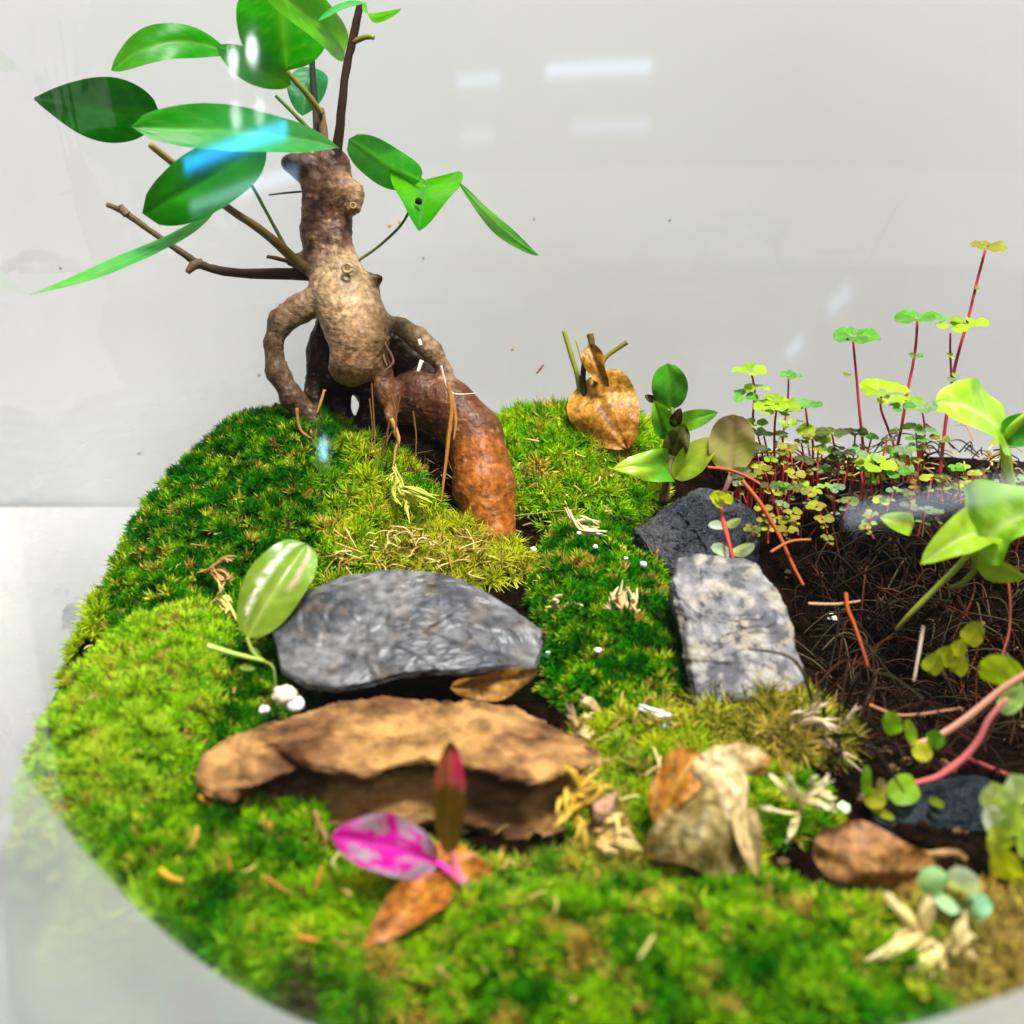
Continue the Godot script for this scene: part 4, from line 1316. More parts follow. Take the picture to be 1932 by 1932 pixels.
func plants_right() -> void:
	var lim := Color(0.3, 0.46, 0.02)
	var grn := Color(0.1, 0.33, 0.03)
	var oli := Color(0.25, 0.24, 0.02)
	var gry := Color(0.19, 0.31, 0.12)
	sprig("tallest red stem, with a brown green leaf cluster at its top", [1859, 472, 1843, 533, 1827, 600, 1810, 660, 1799, 705, 1793, 745, 1784, 800, 1772, 905], 0.365, 0.372, [[1859, 466, 30, 5, oli], [1842, 543, 10, 2, oli], [1829, 610, 34, 4, lim], [1799, 712, 20, 2, gry], [1786, 775, 30, 3, lim]].map(func(x): return [x[0], x[1], x[2], x[3], x[4]]), 3.2)
	sprig("red stem forking left from the tallest one, with lime leaves", [1793, 628, 1793, 670, 1795, 705, 1796, 735], 0.363, 0.368, [[1793, 618, 28, 4, lim], [1792, 672, 14, 2, Color(0.4, 0.42, 0.02)]], 2.4)
	sprig("second tallest red stem with a flat spreading crown of green leaves", [1731, 602, 1728, 650, 1722, 690, 1712, 740, 1702, 800, 1692, 850, 1688, 905], 0.37, 0.374, [[1732, 600, 40, 5, grn], [1726, 672, 15, 3, grn], [1710, 757, 34, 4, lim], [1700, 810, 20, 2, gry]], 3.0)
	sprig("lone straight red stem left of the tall pair, with a flat leafy crown", [1609, 636, 1613, 680, 1617, 720, 1622, 780, 1629, 850, 1630, 905], 0.366, 0.372, [[1609, 634, 42, 5, grn], [1600, 704, 16, 1, oli], [1632, 824, 15, 2, gry]], 2.8)
	sprig("lime leafed red sprig next to the pale khaki leaf", [1418, 706, 1424, 737, 1421, 780, 1418, 850, 1416, 900], 0.358, 0.364, [[1416, 700, 30, 4, lim], [1428, 732, 22, 3, lim], [1402, 748, 28, 3, grn], [1424, 800, 20, 3, lim]], 2.4)
	sprig("thin red stem with a small flat green crown beside the lime sprig", [1488, 712, 1486, 760, 1478, 820, 1474, 890], 0.37, 0.374, [[1488, 708, 22, 5, grn], [1484, 800, 20, 3, lim]], 2.2)
	sprig("bushy lime sprig in the middle of the low red stems", [1466, 770, 1462, 800, 1461, 850, 1462, 905], 0.356, 0.362, [[1466, 764, 36, 6, lim], [1480, 776, 30, 3, grn], [1450, 770, 26, 3, lim], [1462, 820, 20, 2, gry]], 2.4)
	sprig("red sprig with three round green leaves right of the bushy one", [1520, 768, 1524, 800, 1534, 840, 1530, 905], 0.36, 0.366, [[1524, 764, 30, 4, grn], [1536, 822, 34, 4, lim], [1560, 815, 26, 3, oli]], 2.4)
	sprig("leaning red stem with an arching lime leaf under the lone straight stem", [1664, 740, 1662, 770, 1676, 810, 1695, 860, 1720, 905], 0.355, 0.362, [[1664, 736, 44, 4, lim], [1668, 752, 26, 2, Color(0.4, 0.46, 0.02)], [1676, 818, 16, 1, Color(0.05, 0.05, 0.03)], [1700, 770, 24, 3, grn]], 2.6)
	sprig("red sprig with grey green leaves left of the big ivy leaf", [1740, 775, 1745, 815, 1738, 855, 1730, 905], 0.362, 0.366, [[1742, 770, 30, 4, gry], [1752, 815, 28, 3, gry], [1730, 830, 20, 3, grn], [1775, 830, 20, 3, oli]], 2.2)
	sprig("red sprig with round dark leaves in front of the lone straight stem", [1570, 820, 1578, 860, 1590, 905], 0.352, 0.356, [[1570, 818, 28, 4, Color(0.08, 0.1, 0.03)], [1588, 850, 24, 3, Color(0.05, 0.07, 0.03)], [1556, 850, 24, 3, lim]], 2.2)
	sprig("red sprig with yellow flushed leaves near the foot of the tall stems", [1655, 880, 1662, 905, 1664, 930], 0.345, 0.348, [[1655, 876, 34, 4, lim], [1690, 890, 24, 3, grn], [1640, 860, 20, 2, gry]], 2.4)
	# low sprigs nobody would tell apart
	for k in 105:
		var x := rng.randf_range(1390, 1940)
		var y := rng.randf_range(866, 940) + rng.randf() * rng.randf() * 60.0
		var d := lerpf(0.372, 0.34, (y - 868) / 80.0)
		var hh := rng.randf_range(14, 95) * rng.randf_range(0.6, 1.0)
		var lean := rng.randf_range(-18, 18)
		var col: Color = [lim, grn, oli, gry, Color(0.36, 0.42, 0.03), Color(0.08, 0.09, 0.03)][rng.randi() % 6]
		if k > 76:
			y = rng.randf_range(940, 1030)
			x = rng.randf_range(1400, 1800)
			d = lerpf(0.34, 0.315, (y - 940) / 90.0)
			hh *= 0.6
			col = [oli, Color(0.3, 0.3, 0.03), Color(0.12, 0.14, 0.03), gry][rng.randi() % 4]
		sprig("low red stemmed sprig in the thicket along the back right", [x + lean, y - hh, x + lean * 0.4, y - hh * 0.5, x, y], d, d, [[x + lean, y - hh, rng.randf_range(10, 21), 3 + rng.randi() % 2, col], [x + lean * 0.5, y - hh * 0.5, rng.randf_range(8, 14), 2, [lim, gry, oli][rng.randi() % 3]]], 2.0, "low sprigs in the thicket along the back right")
	# ivy with big leaves at the right edge
	var d := 0.30
	var iv := thing("ivy_plant", "ivy plant with big bright lime leaves at the right edge", "ivy", ground(1895, 1000))
	var il := Color(0.24, 0.5, 0.02)
	var ip := Color(0.5, 0.62, 0.2)
	L(iv, at(1900, 822, d), at(1766, 757, d - 0.012), px_m(128, d), {"c": il, "c2": ip, "c3": Color(0.34, 0.52, 0.03), "a": 0.22, "b": 0.55, "fold": 0.15, "bend": 0.08, "nt": 26, "ns": 9, "veins": 4.0, "n": Vector3(-0.1, 0.85, 0.6), "skew": 0.06}, M.gloss)
	L(iv, at(1890, 818, d), at(1985, 800, d - 0.01), px_m(60, d), {"c": Color(0.05, 0.3, 0.02), "c3": il, "a": 0.4, "b": 0.5, "nt": 18, "ns": 6}, M.gloss)
	stalk(iv, pts3([1894, 822, 1900, 880, 1906, 930, 1900, 1000], d, d + 0.004), [px_m(9, d), px_m(11, d), px_m(10, d)], Color(0.4, 0.52, 0.04), Color(0.3, 0.4, 0.03))
	stalk(iv, pts3([1898, 826, 1920, 800, 1960, 770], d, d - 0.01), [px_m(10, d), px_m(9, d)], Color(0.36, 0.5, 0.04), Color(0.36, 0.5, 0.04))
	var e := 0.272
	L(iv, at(1838, 1030, e), at(1990, 950, e - 0.01), px_m(150, e), {"c": il, "c2": ip, "a": 0.3, "b": 0.55, "fold": 0.5, "bend": 0.2, "nt": 26, "ns": 9, "wave": 0.14, "veins": 4.0, "n": Vector3(-0.1, 0.9, 0.45)}, M.small)
	L(iv, at(1850, 1020, e), at(1738, 1064, e - 0.012), px_m(80, e), {"c": Color(0.32, 0.52, 0.02), "c2": ip, "a": 0.35, "b": 0.6, "fold": 0.6, "bend": 0.3, "nt": 22, "ns": 8, "wave": 0.14, "n": Vector3(0.1, 0.85, 0.5)}, M.small)
	L(iv, at(1722, 996, e + 0.02), at(1660, 976, e + 0.014), px_m(44, e), {"c": Color(0.3, 0.5, 0.02), "c2": Color(0.5, 0.5, 0.05), "bend": 0.2, "wave": 0.1, "roll": 10.0}, M.small)
	L(iv, at(1838, 1030, e), at(1936, 1090, e - 0.004), px_m(60, e), {"c": Color(0.28, 0.42, 0.02), "a": 0.4, "b": 0.6, "fold": 0.7, "roll": 45.0, "nt": 18, "ns": 6}, M.small)
	stalk(iv, pts3([1832, 1040, 1800, 1076, 1766, 1110, 1716, 1160, 1690, 1190], e, e + 0.012), [px_m(6, e), px_m(6, e), px_m(6, e), px_m(4, e)], Color(0.32, 0.42, 0.04), Color(0.16, 0.14, 0.02), null, "leaf_stalk")
	stalk(iv, pts3([1836, 1044, 1838, 1074, 1818, 1098, 1790, 1112], e, e + 0.006), [px_m(7, e), px_m(6, e), px_m(5, e)], Color(0.25, 0.36, 0.02), Color(0.1, 0.12, 0.02), null, "leaf_stalk")
	# red runners over the pit
	for k in [
		[[1400, 907, 1436, 952, 1470, 1010, 1495, 1065, 1516, 1105], 5.0, 0.31, 0.30, Color(0.34, 0.07, 0.015), "thick orange red runner falling past the dark stone into the pit"],
		[[1596, 1120, 1600, 1150, 1614, 1185, 1638, 1258], 4.2, 0.285, 0.27, Color(0.28, 0.05, 0.012), "orange red runner standing alone in the middle of the pit"],
		[[1525, 1139, 1575, 1140, 1623, 1134], 3.0, 0.285, 0.283, Color(0.45, 0.28, 0.14), "pale broken straw lying across the pit"],
		[[1742, 1182, 1734, 1230, 1724, 1286], 4.0, 0.27, 0.262, Color(0.3, 0.24, 0.16), "greyish dead stem upright at the right of the pit"],
		[[1454, 1042, 1490, 1022, 1530, 1018], 3.4, 0.30, 0.30, Color(0.42, 0.12, 0.03), "short red runner bent beside the granite stone's top"],
		[[1640, 1330, 1700, 1350, 1790, 1340, 1812, 1336], 3.6, 0.262, 0.258, Color(0.3, 0.13, 0.06), "brown runner lying along the front of the pit"],
		[[1335, 882, 1380, 888, 1420, 905, 1450, 925], 4.0, 0.338, 0.33, Color(0.4, 0.07, 0.03), "red runner crossing behind the dark stone's top"],
		[[1818, 1428, 1870, 1450, 1940, 1478], 5.0, 0.25, 0.246, Color(0.35, 0.06, 0.05), "dark red runner low at the right edge over the wet stone"],
		[[1862, 1020, 1900, 1090, 1905, 1180, 1890, 1240], 3.0, 0.285, 0.27, Color(0.25, 0.04, 0.02), "thin dark red runner hanging under the ivy leaf"]]:
		var s := Shape.new()
		tube(s, pts3(k[0], k[2], k[3]), [px_m(k[1], 0.28), px_m(k[1] * 0.9, 0.28), px_m(k[1] * 0.7, 0.28)], 7, k[4], k[4] * 0.8, 0.15)
		solo(s, "runner_stem", M.stem, k[5], "runner", "bare runners over the pit")
	# trailing vines with round leaves
	var v1 := thing("trailing_vine", "upper pink trailing vine with small green leaves right of the pit", "vine", at(1720, 1408, 0.243))
	stalk(v1, pts3([1940, 1270, 1889, 1302, 1830, 1350, 1776, 1386, 1720, 1408], 0.232, 0.243), [px_m(7, .24), px_m(7, .24), px_m(7, .24), px_m(6, .24)], Color(0.55, 0.24, 0.16), Color(0.6, 0.34, 0.2))
	for k in [[1690, 1386, 1676, 1340, 34, 0.2, 0.4, 0.02], [1724, 1404, 1712, 1356, 20, 0.3, 0.48, 0.03], [1750, 1400, 1782, 1390, 34, 0.12, 0.34, 0.02], [1728, 1402, 1752, 1436, 34, 0.42, 0.42, 0.02], [1890, 1306, 1932, 1330, 66, 0.36, 0.55, 0.15], [1880, 1292, 1900, 1236, 76, 0.42, 0.58, 0.01]]:
		L(v1, at(k[0], k[1], 0.24), at(k[2], k[3], 0.236), px_m(k[4], .24), {"c": Color(k[5], k[6], k[7]), "a": 0.45, "b": 0.42, "nt": 14, "ns": 5, "fold": 0.15}, M.small)
	var v2 := thing("trailing_vine", "lower red trailing vine ending in a round green leaf", "vine", at(1702, 1494, 0.232))
	stalk(v2, pts3([1900, 1318, 1867, 1356, 1846, 1396, 1818, 1430, 1770, 1465, 1724, 1478], 0.228, 0.234), [px_m(5, .23), px_m(6, .23), px_m(7, .23), px_m(5, .23)], Color(0.5, 0.16, 0.15), Color(0.55, 0.1, 0.1))
	for k in [[1730, 1480, 1675, 1502, 56, 0.2, 0.38, 0.02], [1668, 1500, 1660, 1468, 20, 0.5, 0.34, 0.25], [1634, 1500, 1636, 1444, 18, 0.2, 0.42, 0.02], [1632, 1500, 1672, 1516, 36, 0.44, 0.42, 0.02], [1640, 1520, 1688, 1546, 16, 0.36, 0.4, 0.02], [1752, 1506, 1782, 1522, 16, 0.2, 0.28, 0.01]]:
		L(v2, at(k[0], k[1], 0.233), at(k[2], k[3], 0.229), px_m(k[4], .232), {"c": Color(k[5], k[6], k[7]), "a": 0.4, "b": 0.4, "nt": 14, "ns": 5, "fold": 0.12}, M.small)
	var v3 := thing("round_leaf_sprig", "sprig of olive round leaves deep in the pit at right", "sprig", ground(1790, 1270))
	for k in [[1837, 1194, 40], [1809, 1222, 30], [1783, 1236, 34], [1762, 1250, 36], [1812, 1254, 32]]:
		L(v3, at(k[0] - k[2] * 0.3, k[1] + k[2] * 0.5, 0.262), at(k[0] + k[2] * 0.3, k[1] - k[2] * 0.5, 0.256), px_m(k[2] * 1.0, .26), {"c": Color(0.3, 0.34, 0.03), "c2": Color(0.4, 0.4, 0.06), "a": 0.45, "b": 0.45, "nt": 12, "ns": 4, "fold": 0.3}, M.small)
	stalk(v3, pts3([1837, 1200, 1810, 1240, 1780, 1262, 1790, 1290], 0.262), [px_m(2.5, .26), px_m(3, .26)], Color(0.2, 0.12, 0.03), Color(0.1, 0.05, 0.02))
	var v4 := thing("round_leaf_sprig", "sprig of four pale green round leaves above the dried frond", "sprig", ground(1800, 1720))
	for k in [[1757, 1660, 54, 0.3, 0.52, 0.22], [1818, 1660, 60, 0.72, 0.82, 0.66], [1786, 1706, 50, 0.32, 0.5, 0.25], [1843, 1716, 58, 0.2, 0.46, 0.25]]:
		L(v4, at(1800 + (k[0] - 1800) * 0.5, 1690 + (k[1] - 1690) * 0.3, 0.2), at(k[0] + (k[0] - 1800) * 0.45, k[1] + (k[1] - 1690) * 0.6, 0.194), px_m(k[2] * 1.05, .197), {"c": Color(k[3], k[4], k[5]), "a": 0.42, "b": 0.4, "nt": 16, "ns": 6, "fold": -0.25, "bend": 0.15}, M.gloss)
	stalk(v4, pts3([1800, 1690, 1806, 1730, 1812, 1780], 0.2, 0.204), [px_m(4, .2), px_m(4, .2)], Color(0.3, 0.36, 0.05), Color(0.2, 0.15, 0.04))
	var v5 := thing("round_leaf_sprig", "crowded pale green and yellow round leaves at the right edge", "sprig", ground(1900, 1640))
	for k in [[1880, 1505, 60, 0.5, 0.64, 0.3], [1915, 1490, 60, 0.5, 0.66, 0.35], [1868, 1545, 44, 0.6, 0.68, 0.5], [1918, 1545, 66, 0.45, 0.62, 0.15], [1878, 1585, 50, 0.46, 0.52, 0.04], [1903, 1632, 64, 0.5, 0.54, 0.02], [1935, 1590, 50, 0.4, 0.55, 0.06], [1925, 1680, 50, 0.42, 0.4, 0.03]]:
		L(v5, at(k[0] + 12, k[1] + k[2] * 0.5, 0.212), at(k[0] - 8, k[1] - k[2] * 0.5, 0.207), px_m(k[2], .21), {"c": Color(k[3], k[4], k[5]), "a": 0.45, "b": 0.42, "nt": 12, "ns": 4, "fold": 0.25, "roll": rng.randf_range(-30, 30)}, M.small)
	stalk(v5, pts3([1910, 1500, 1900, 1580, 1906, 1660, 1900, 1720], 0.213), [px_m(4, .21), px_m(5, .21)], Color(0.4, 0.36, 0.04), Color(0.3, 0.2, 0.04))


# ---------------------------------------------------------------- dead leaves and fronds
func dead_leaves() -> void:
	var d := 0.218
	var t := thing("curled_dead_leaf", "big curled olive and tan dead leaf standing in the front right moss", "dead leaf", ground(1330, 1640))
	L(t, at(1420, 1560, d - 0.004), at(1212, 1606, d - 0.012), px_m(150, d), {"c": Color(0.19, 0.14, 0.035), "c2": Color(0.13, 0.1, 0.02), "c3": Color(0.12, 0.075, 0.012), "spot": Color(0.5, 0.42, 0.2), "spots": 0.35, "a": 0.5, "b": 0.75, "fold": -0.6, "bend": 0.3, "nt": 30, "ns": 10, "wave": 0.2, "roll": 15.0, "relief": 0.04}, M.dry, "lower_fold")
	L(t, at(1350, 1408, d), at(1376, 1568, d - 0.012), px_m(92, d), {"c": Color(0.62, 0.5, 0.26), "c2": Color(0.66, 0.56, 0.34), "spot": Color(0.5, 0.32, 0.1), "spots": 0.4, "a": 0.35, "b": 0.5, "fold": -0.5, "bend": 0.1, "nt": 28, "ns": 9, "wave": 0.2, "relief": 0.04}, M.dry, "pale_fold")
	L(t, at(1370, 1416, d + 0.002), at(1452, 1448, d), px_m(52, d), {"c": Color(0.55, 0.4, 0.18), "c3": Color(0.42, 0.17, 0.03), "a": 0.4, "b": 0.4, "wave": 0.15, "fold": -0.3}, M.dry, "pale_fold")
	L(t, at(1318, 1418, d), at(1238, 1560, d - 0.004), px_m(84, d), {"c": Color(0.42, 0.17, 0.02), "c3": Color(0.34, 0.12, 0.015), "spot": Color(0.55, 0.35, 0.08), "spots": 0.4, "a": 0.5, "b": 0.7, "wave": 0.15, "fold": 0.5, "roll": 20.0, "nt": 22, "ns": 8}, M.dry, "orange_fold")
	L(t, at(1400, 1520, d - 0.010), at(1430, 1660, d - 0.014), px_m(46, d), {"c": Color(0.56, 0.42, 0.2), "c3": Color(0.5, 0.34, 0.14), "a": 0.3, "b": 0.9, "wave": 0.1, "fold": 0.8}, M.dry, "tail")
	L(t, at(1326, 1600, d - 0.010), at(1338, 1680, d - 0.010), px_m(56, d), {"c": Color(0.3, 0.12, 0.015), "c3": Color(0.4, 0.2, 0.02), "a": 0.3, "b": 0.5, "wave": 0.15, "fold": 0.7}, M.dry, "orange_fold")
	var q := 0.205
	var t2 := thing("brown_dead_leaf", "brown wrinkled dead leaf lying at the right end of the front moss", "dead leaf", ground(1640, 1630))
	L(t2, at(1534, 1590, q + 0.004), at(1766, 1640, q + 0.002), px_m(120, q), {"c": Color(0.4, 0.2, 0.09), "c3": Color(0.3, 0.14, 0.03), "c2": Color(0.5, 0.3, 0.12), "spot": Color(0.5, 0.26, 0.05), "spots": 0.5, "a": 0.4, "b": 0.6, "fold": -0.4, "bend": 0.14, "nt": 28, "ns": 10, "wave": 0.16, "veins": 5.0, "roll": 24.0, "relief": 0.03}, M.dry)
	stalk(t2, pts3([1690, 1606, 1750, 1612, 1800, 1608, 1822, 1622], q + 0.004), [px_m(7, q), px_m(8, q), px_m(6, q)], Color(0.42, 0.24, 0.08), Color(0.3, 0.15, 0.06), M.dry)
	var u := thing("wedged_dead_leaf", "golden brown dead leaf wedged under the slate's right end", "dead leaf", at(930, 1305, .25))
	L(u, at(850, 1298, .252), at(1016, 1262, .252), px_m(56, .25), {"c": Color(0.36, 0.17, 0.03), "c2": Color(0.5, 0.3, 0.08), "spot": Color(0.55, 0.36, 0.12), "spots": 0.5, "fold": 0.4, "bend": -0.15, "skew": 0.12, "nt": 20, "ns": 7, "wave": 0.15, "roll": 20.0}, M.dry)
	# dried fronds: stalk and fingers
	frond("large straw yellow dried conifer frond in the front right corner", [[[1925, 1905, 1850, 1850, 1785, 1794, 1739, 1763], 9.0], [[1800, 1806, 1755, 1830, 1714, 1862], 9.0], [[1780, 1792, 1735, 1820, 1690, 1845], 9.0], [[1760, 1775, 1712, 1800, 1680, 1826], 8.0], [[1822, 1826, 1790, 1840, 1768, 1850], 10.0], [[1800, 1800, 1814, 1770, 1816, 1734], 9.0], [[1780, 1790, 1818, 1760, 1832, 1768], 8.0], [[1810, 1810, 1840, 1800, 1838, 1798], 7.0], [[1739, 1763, 1700, 1764, 1672, 1790, 1640, 1812], 8.0], [[1745, 1766, 1712, 1790, 1650, 1840], 7.0], [[1739, 1763, 1748, 1730, 1752, 1690], 9.0], [[1730, 1755, 1712, 1720, 1690, 1700, 1668, 1682], 7.0]], 0.19, Color(0.66, 0.5, 0.17), Color(0.72, 0.6, 0.3))
	frond("cream coloured dried frond right of the curled dead leaf", [[[1506, 1536, 1520, 1505, 1545, 1480, 1568, 1462], 6.0], [[1514, 1520, 1490, 1500, 1462, 1470, 1450, 1456], 6.0], [[1520, 1508, 1500, 1484, 1488, 1468], 6.0], [[1530, 1500, 1556, 1500, 1568, 1512], 7.0], [[1520, 1512, 1545, 1520, 1566, 1530], 7.0], [[1506, 1536, 1470, 1530, 1438, 1524], 5.0], [[1506, 1536, 1496, 1560, 1480, 1586], 6.0], [[1538, 1488, 1530, 1470, 1534, 1462], 6.0]], 0.222, Color(0.62, 0.46, 0.16), Color(0.8, 0.72, 0.45))
	frond("short straw frond lying on the domed green moss at left", [[[1036, 1150, 1062, 1146, 1098, 1160], 9.0], [[1050, 1146, 1048, 1134, 1056, 1126], 8.0], [[1062, 1148, 1080, 1138, 1096, 1150], 8.0], [[1070, 1152, 1078, 1164, 1096, 1170], 7.0]], 0.293, Color(0.7, 0.48, 0.16), Color(0.85, 0.72, 0.4))
	frond("upright straw frond on the domed green moss at right", [[[1182, 1172, 1176, 1150, 1172, 1108], 9.0], [[1178, 1160, 1192, 1140, 1190, 1116], 8.0], [[1176, 1150, 1160, 1130, 1164, 1114], 7.0], [[1180, 1168, 1158, 1162, 1146, 1140], 6.0], [[1182, 1168, 1196, 1160, 1198, 1140], 7.0]], 0.29, Color(0.62, 0.36, 0.12), Color(0.9, 0.76, 0.4))
	frond("yellow straw frond beside the right end of the brown stone", [[[1090, 1530, 1096, 1490, 1120, 1460], 11.0], [[1094, 1500, 1068, 1500, 1050, 1520], 11.0], [[1096, 1490, 1080, 1460, 1070, 1450], 10.0], [[1090, 1520, 1110, 1500, 1140, 1478], 10.0], [[1086, 1540, 1096, 1560, 1092, 1590], 9.0], [[1092, 1510, 1070, 1530, 1060, 1560], 9.0]], 0.219, Color(0.6, 0.36, 0.03), Color(0.72, 0.5, 0.08))
	frond("straw coloured frond between the stone chip and the curled dead leaf", [[[1130, 1570, 1160, 1578, 1196, 1600], 11.0], [[1140, 1572, 1150, 1550, 1176, 1552], 11.0], [[1150, 1578, 1136, 1594, 1150, 1608], 10.0], [[1160, 1580, 1180, 1570, 1188, 1580], 9.0]], 0.212, Color(0.62, 0.4, 0.1), Color(0.78, 0.58, 0.24))
	frond("pale withered frond at the back edge of the brown stone's right end", [[[1090, 1400, 1084, 1370, 1074, 1336], 9.0], [[1086, 1376, 1100, 1360, 1110, 1362], 9.0], [[1088, 1390, 1104, 1384, 1112, 1386], 8.0], [[1130, 1340, 1110, 1325, 1094, 1318], 7.0]], 0.238, Color(0.6, 0.42, 0.16), Color(0.78, 0.62, 0.3))
	frond("golden strand clump on the back moss left of the brown leaf", [[[1070, 960, 1090, 990, 1130, 994], 6.0], [[1090, 985, 1100, 978, 1130, 984], 6.0], [[1085, 985, 1100, 1000, 1140, 1002], 6.0]], 0.325, Color(0.7, 0.55, 0.25), Color(0.82, 0.72, 0.45))
	frond("yellow tipped moss shoot standing among the hanging roots", [[[745, 882, 752, 910, 768, 940, 790, 962], 7.0], [[752, 905, 742, 930, 750, 955], 6.0], [[760, 925, 790, 930, 822, 944], 7.0], [[748, 890, 738, 900, 734, 915], 5.0], [[770, 940, 770, 960, 768, 975], 6.0]], 0.334, Color(0.6, 0.5, 0.1), Color(0.4, 0.55, 0.06))
	frond("brown withered strand left of the striped seedling leaf", [[[375, 1078, 410, 1074, 430, 1086], 6.0], [[390, 1080, 420, 1056, 440, 1052], 6.0], [[400, 1076, 420, 1096, 436, 1090], 6.0]], 0.30, Color(0.36, 0.2, 0.06), Color(0.5, 0.32, 0.12))
	frond("straw yellow shoot wedged between the dark moss and the striped leaf", [[[400, 1134, 420, 1130, 440, 1150], 8.0], [[410, 1136, 424, 1146, 436, 1160], 8.0], [[414, 1124, 420, 1112, 416, 1100], 5.0]], 0.29, Color(0.66, 0.55, 0.1), Color(0.7, 0.6, 0.2))
	frond("white bleached twig chip on the moss left of the olive shaggy moss", [[[1210, 1336, 1236, 1348, 1264, 1356], 8.0], [[1250, 1352, 1256, 1362, 1252, 1370], 6.0]], 0.252, Color(0.8, 0.8, 0.8), Color(0.85, 0.85, 0.85))
	frond("beige matted root tuft behind the olive shaggy moss", [[[1480, 1370, 1510, 1376, 1560, 1400, 1620, 1440], 7.0], [[1500, 1350, 1530, 1340, 1560, 1330], 7.0], [[1490, 1380, 1530, 1360, 1580, 1372], 8.0], [[1500, 1390, 1540, 1400, 1590, 1420], 6.0], [[1520, 1340, 1540, 1360, 1570, 1366], 8.0], [[1490, 1366, 1500, 1350, 1520, 1336], 7.0], [[1590, 1372, 1604, 1350, 1618, 1326], 4.0]], 0.25, Color(0.5, 0.38, 0.2), Color(0.62, 0.5, 0.3))

func frond(label: String, fingers: Array, d: float, ca: Color, cb: Color) -> void:
	var first: Array = fingers[0][0]
	var root := thing("dried_frond", label, "dried frond", at(first[0], first[1], d + 0.003), "dried fronds and strands on the moss")
	for k in fingers.size():
		var f: Array = fingers[k]
		var s := Shape.new()
		var r := px_m(f[1], d)
		var dd := d - 0.0012 * (k % 3)
		for j in (5 if d > 0.2 else 1):
			var line := pts3(f[0], dd, dd - 0.002)
			var n := line.size()
			for q in n:
				line[q] += Vector3(rng.randf_range(-1, 1), rng.randf_range(-1, 1), rng.randf_range(-1, 1)) * r * (0.9 if q < n - 1 else 1.8)
			var v := rng.randf_range(0.65, 1.15)
			tube(s, line, [r * 0.2, r * 0.4, r * 0.45, r * 0.06] if d > 0.2 else [r * 0.5, r * 0.8, r * 0.75, r * 0.3], 6, Color(ca.r * v, ca.g * v, ca.b * v), Color(cb.r * v, cb.g * v, cb.b * v), 0.3, 5)
		if d < 0.2 and k > 0:      # broad scale-like fingers
			var pts := pts3(f[0], dd, dd - 0.002)
			leaf(s, pts[0], pts[pts.size() - 1], px_m(f[1] * 2.6, d), {"c": ca, "c3": cb, "c2": ca.lerp(cb, 0.5), "a": 0.4, "b": 0.5, "fold": -0.5, "bend": 0.12, "nt": 12, "ns": 4, "wave": 0.12})
		part(root, s, "strand", M.straw)


# ---------------------------------------------------------------- fine litter
func strands(s: Shape, n: int, x0: float, x1: float, y0: float, y1: float, ln: float, r: float, cols: Array, up := 0.003) -> void:
	for k in n:
		var p := ground(rng.randf_range(x0, x1), rng.randf_range(y0, y1), rng.randf() * up)
		var a := rng.randf() * TAU
		var l := ln * rng.randf_range(0.4, 1.3)
		var d := Vector3(cos(a), rng.randf_range(-0.3, 0.5), sin(a)) * l
		var bend := Vector3(rng.randf_range(-1, 1), rng.randf_range(0, 1), rng.randf_range(-1, 1)) * l * 0.35
		var c: Color = cols[rng.randi() % cols.size()]
		tube(s, [p, p + d * 0.5 + bend, p + d], [r * rng.randf_range(0.6, 1.2), r, r * 0.4], 4, c, c * rng.randf_range(0.7, 1.2), 0.0, 4)

func mass(s: Shape, called: String, m: Material, label: String, category: String) -> void:
	var o := solo(s, called, m, label, category)
	o.set_meta("kind", "stuff")

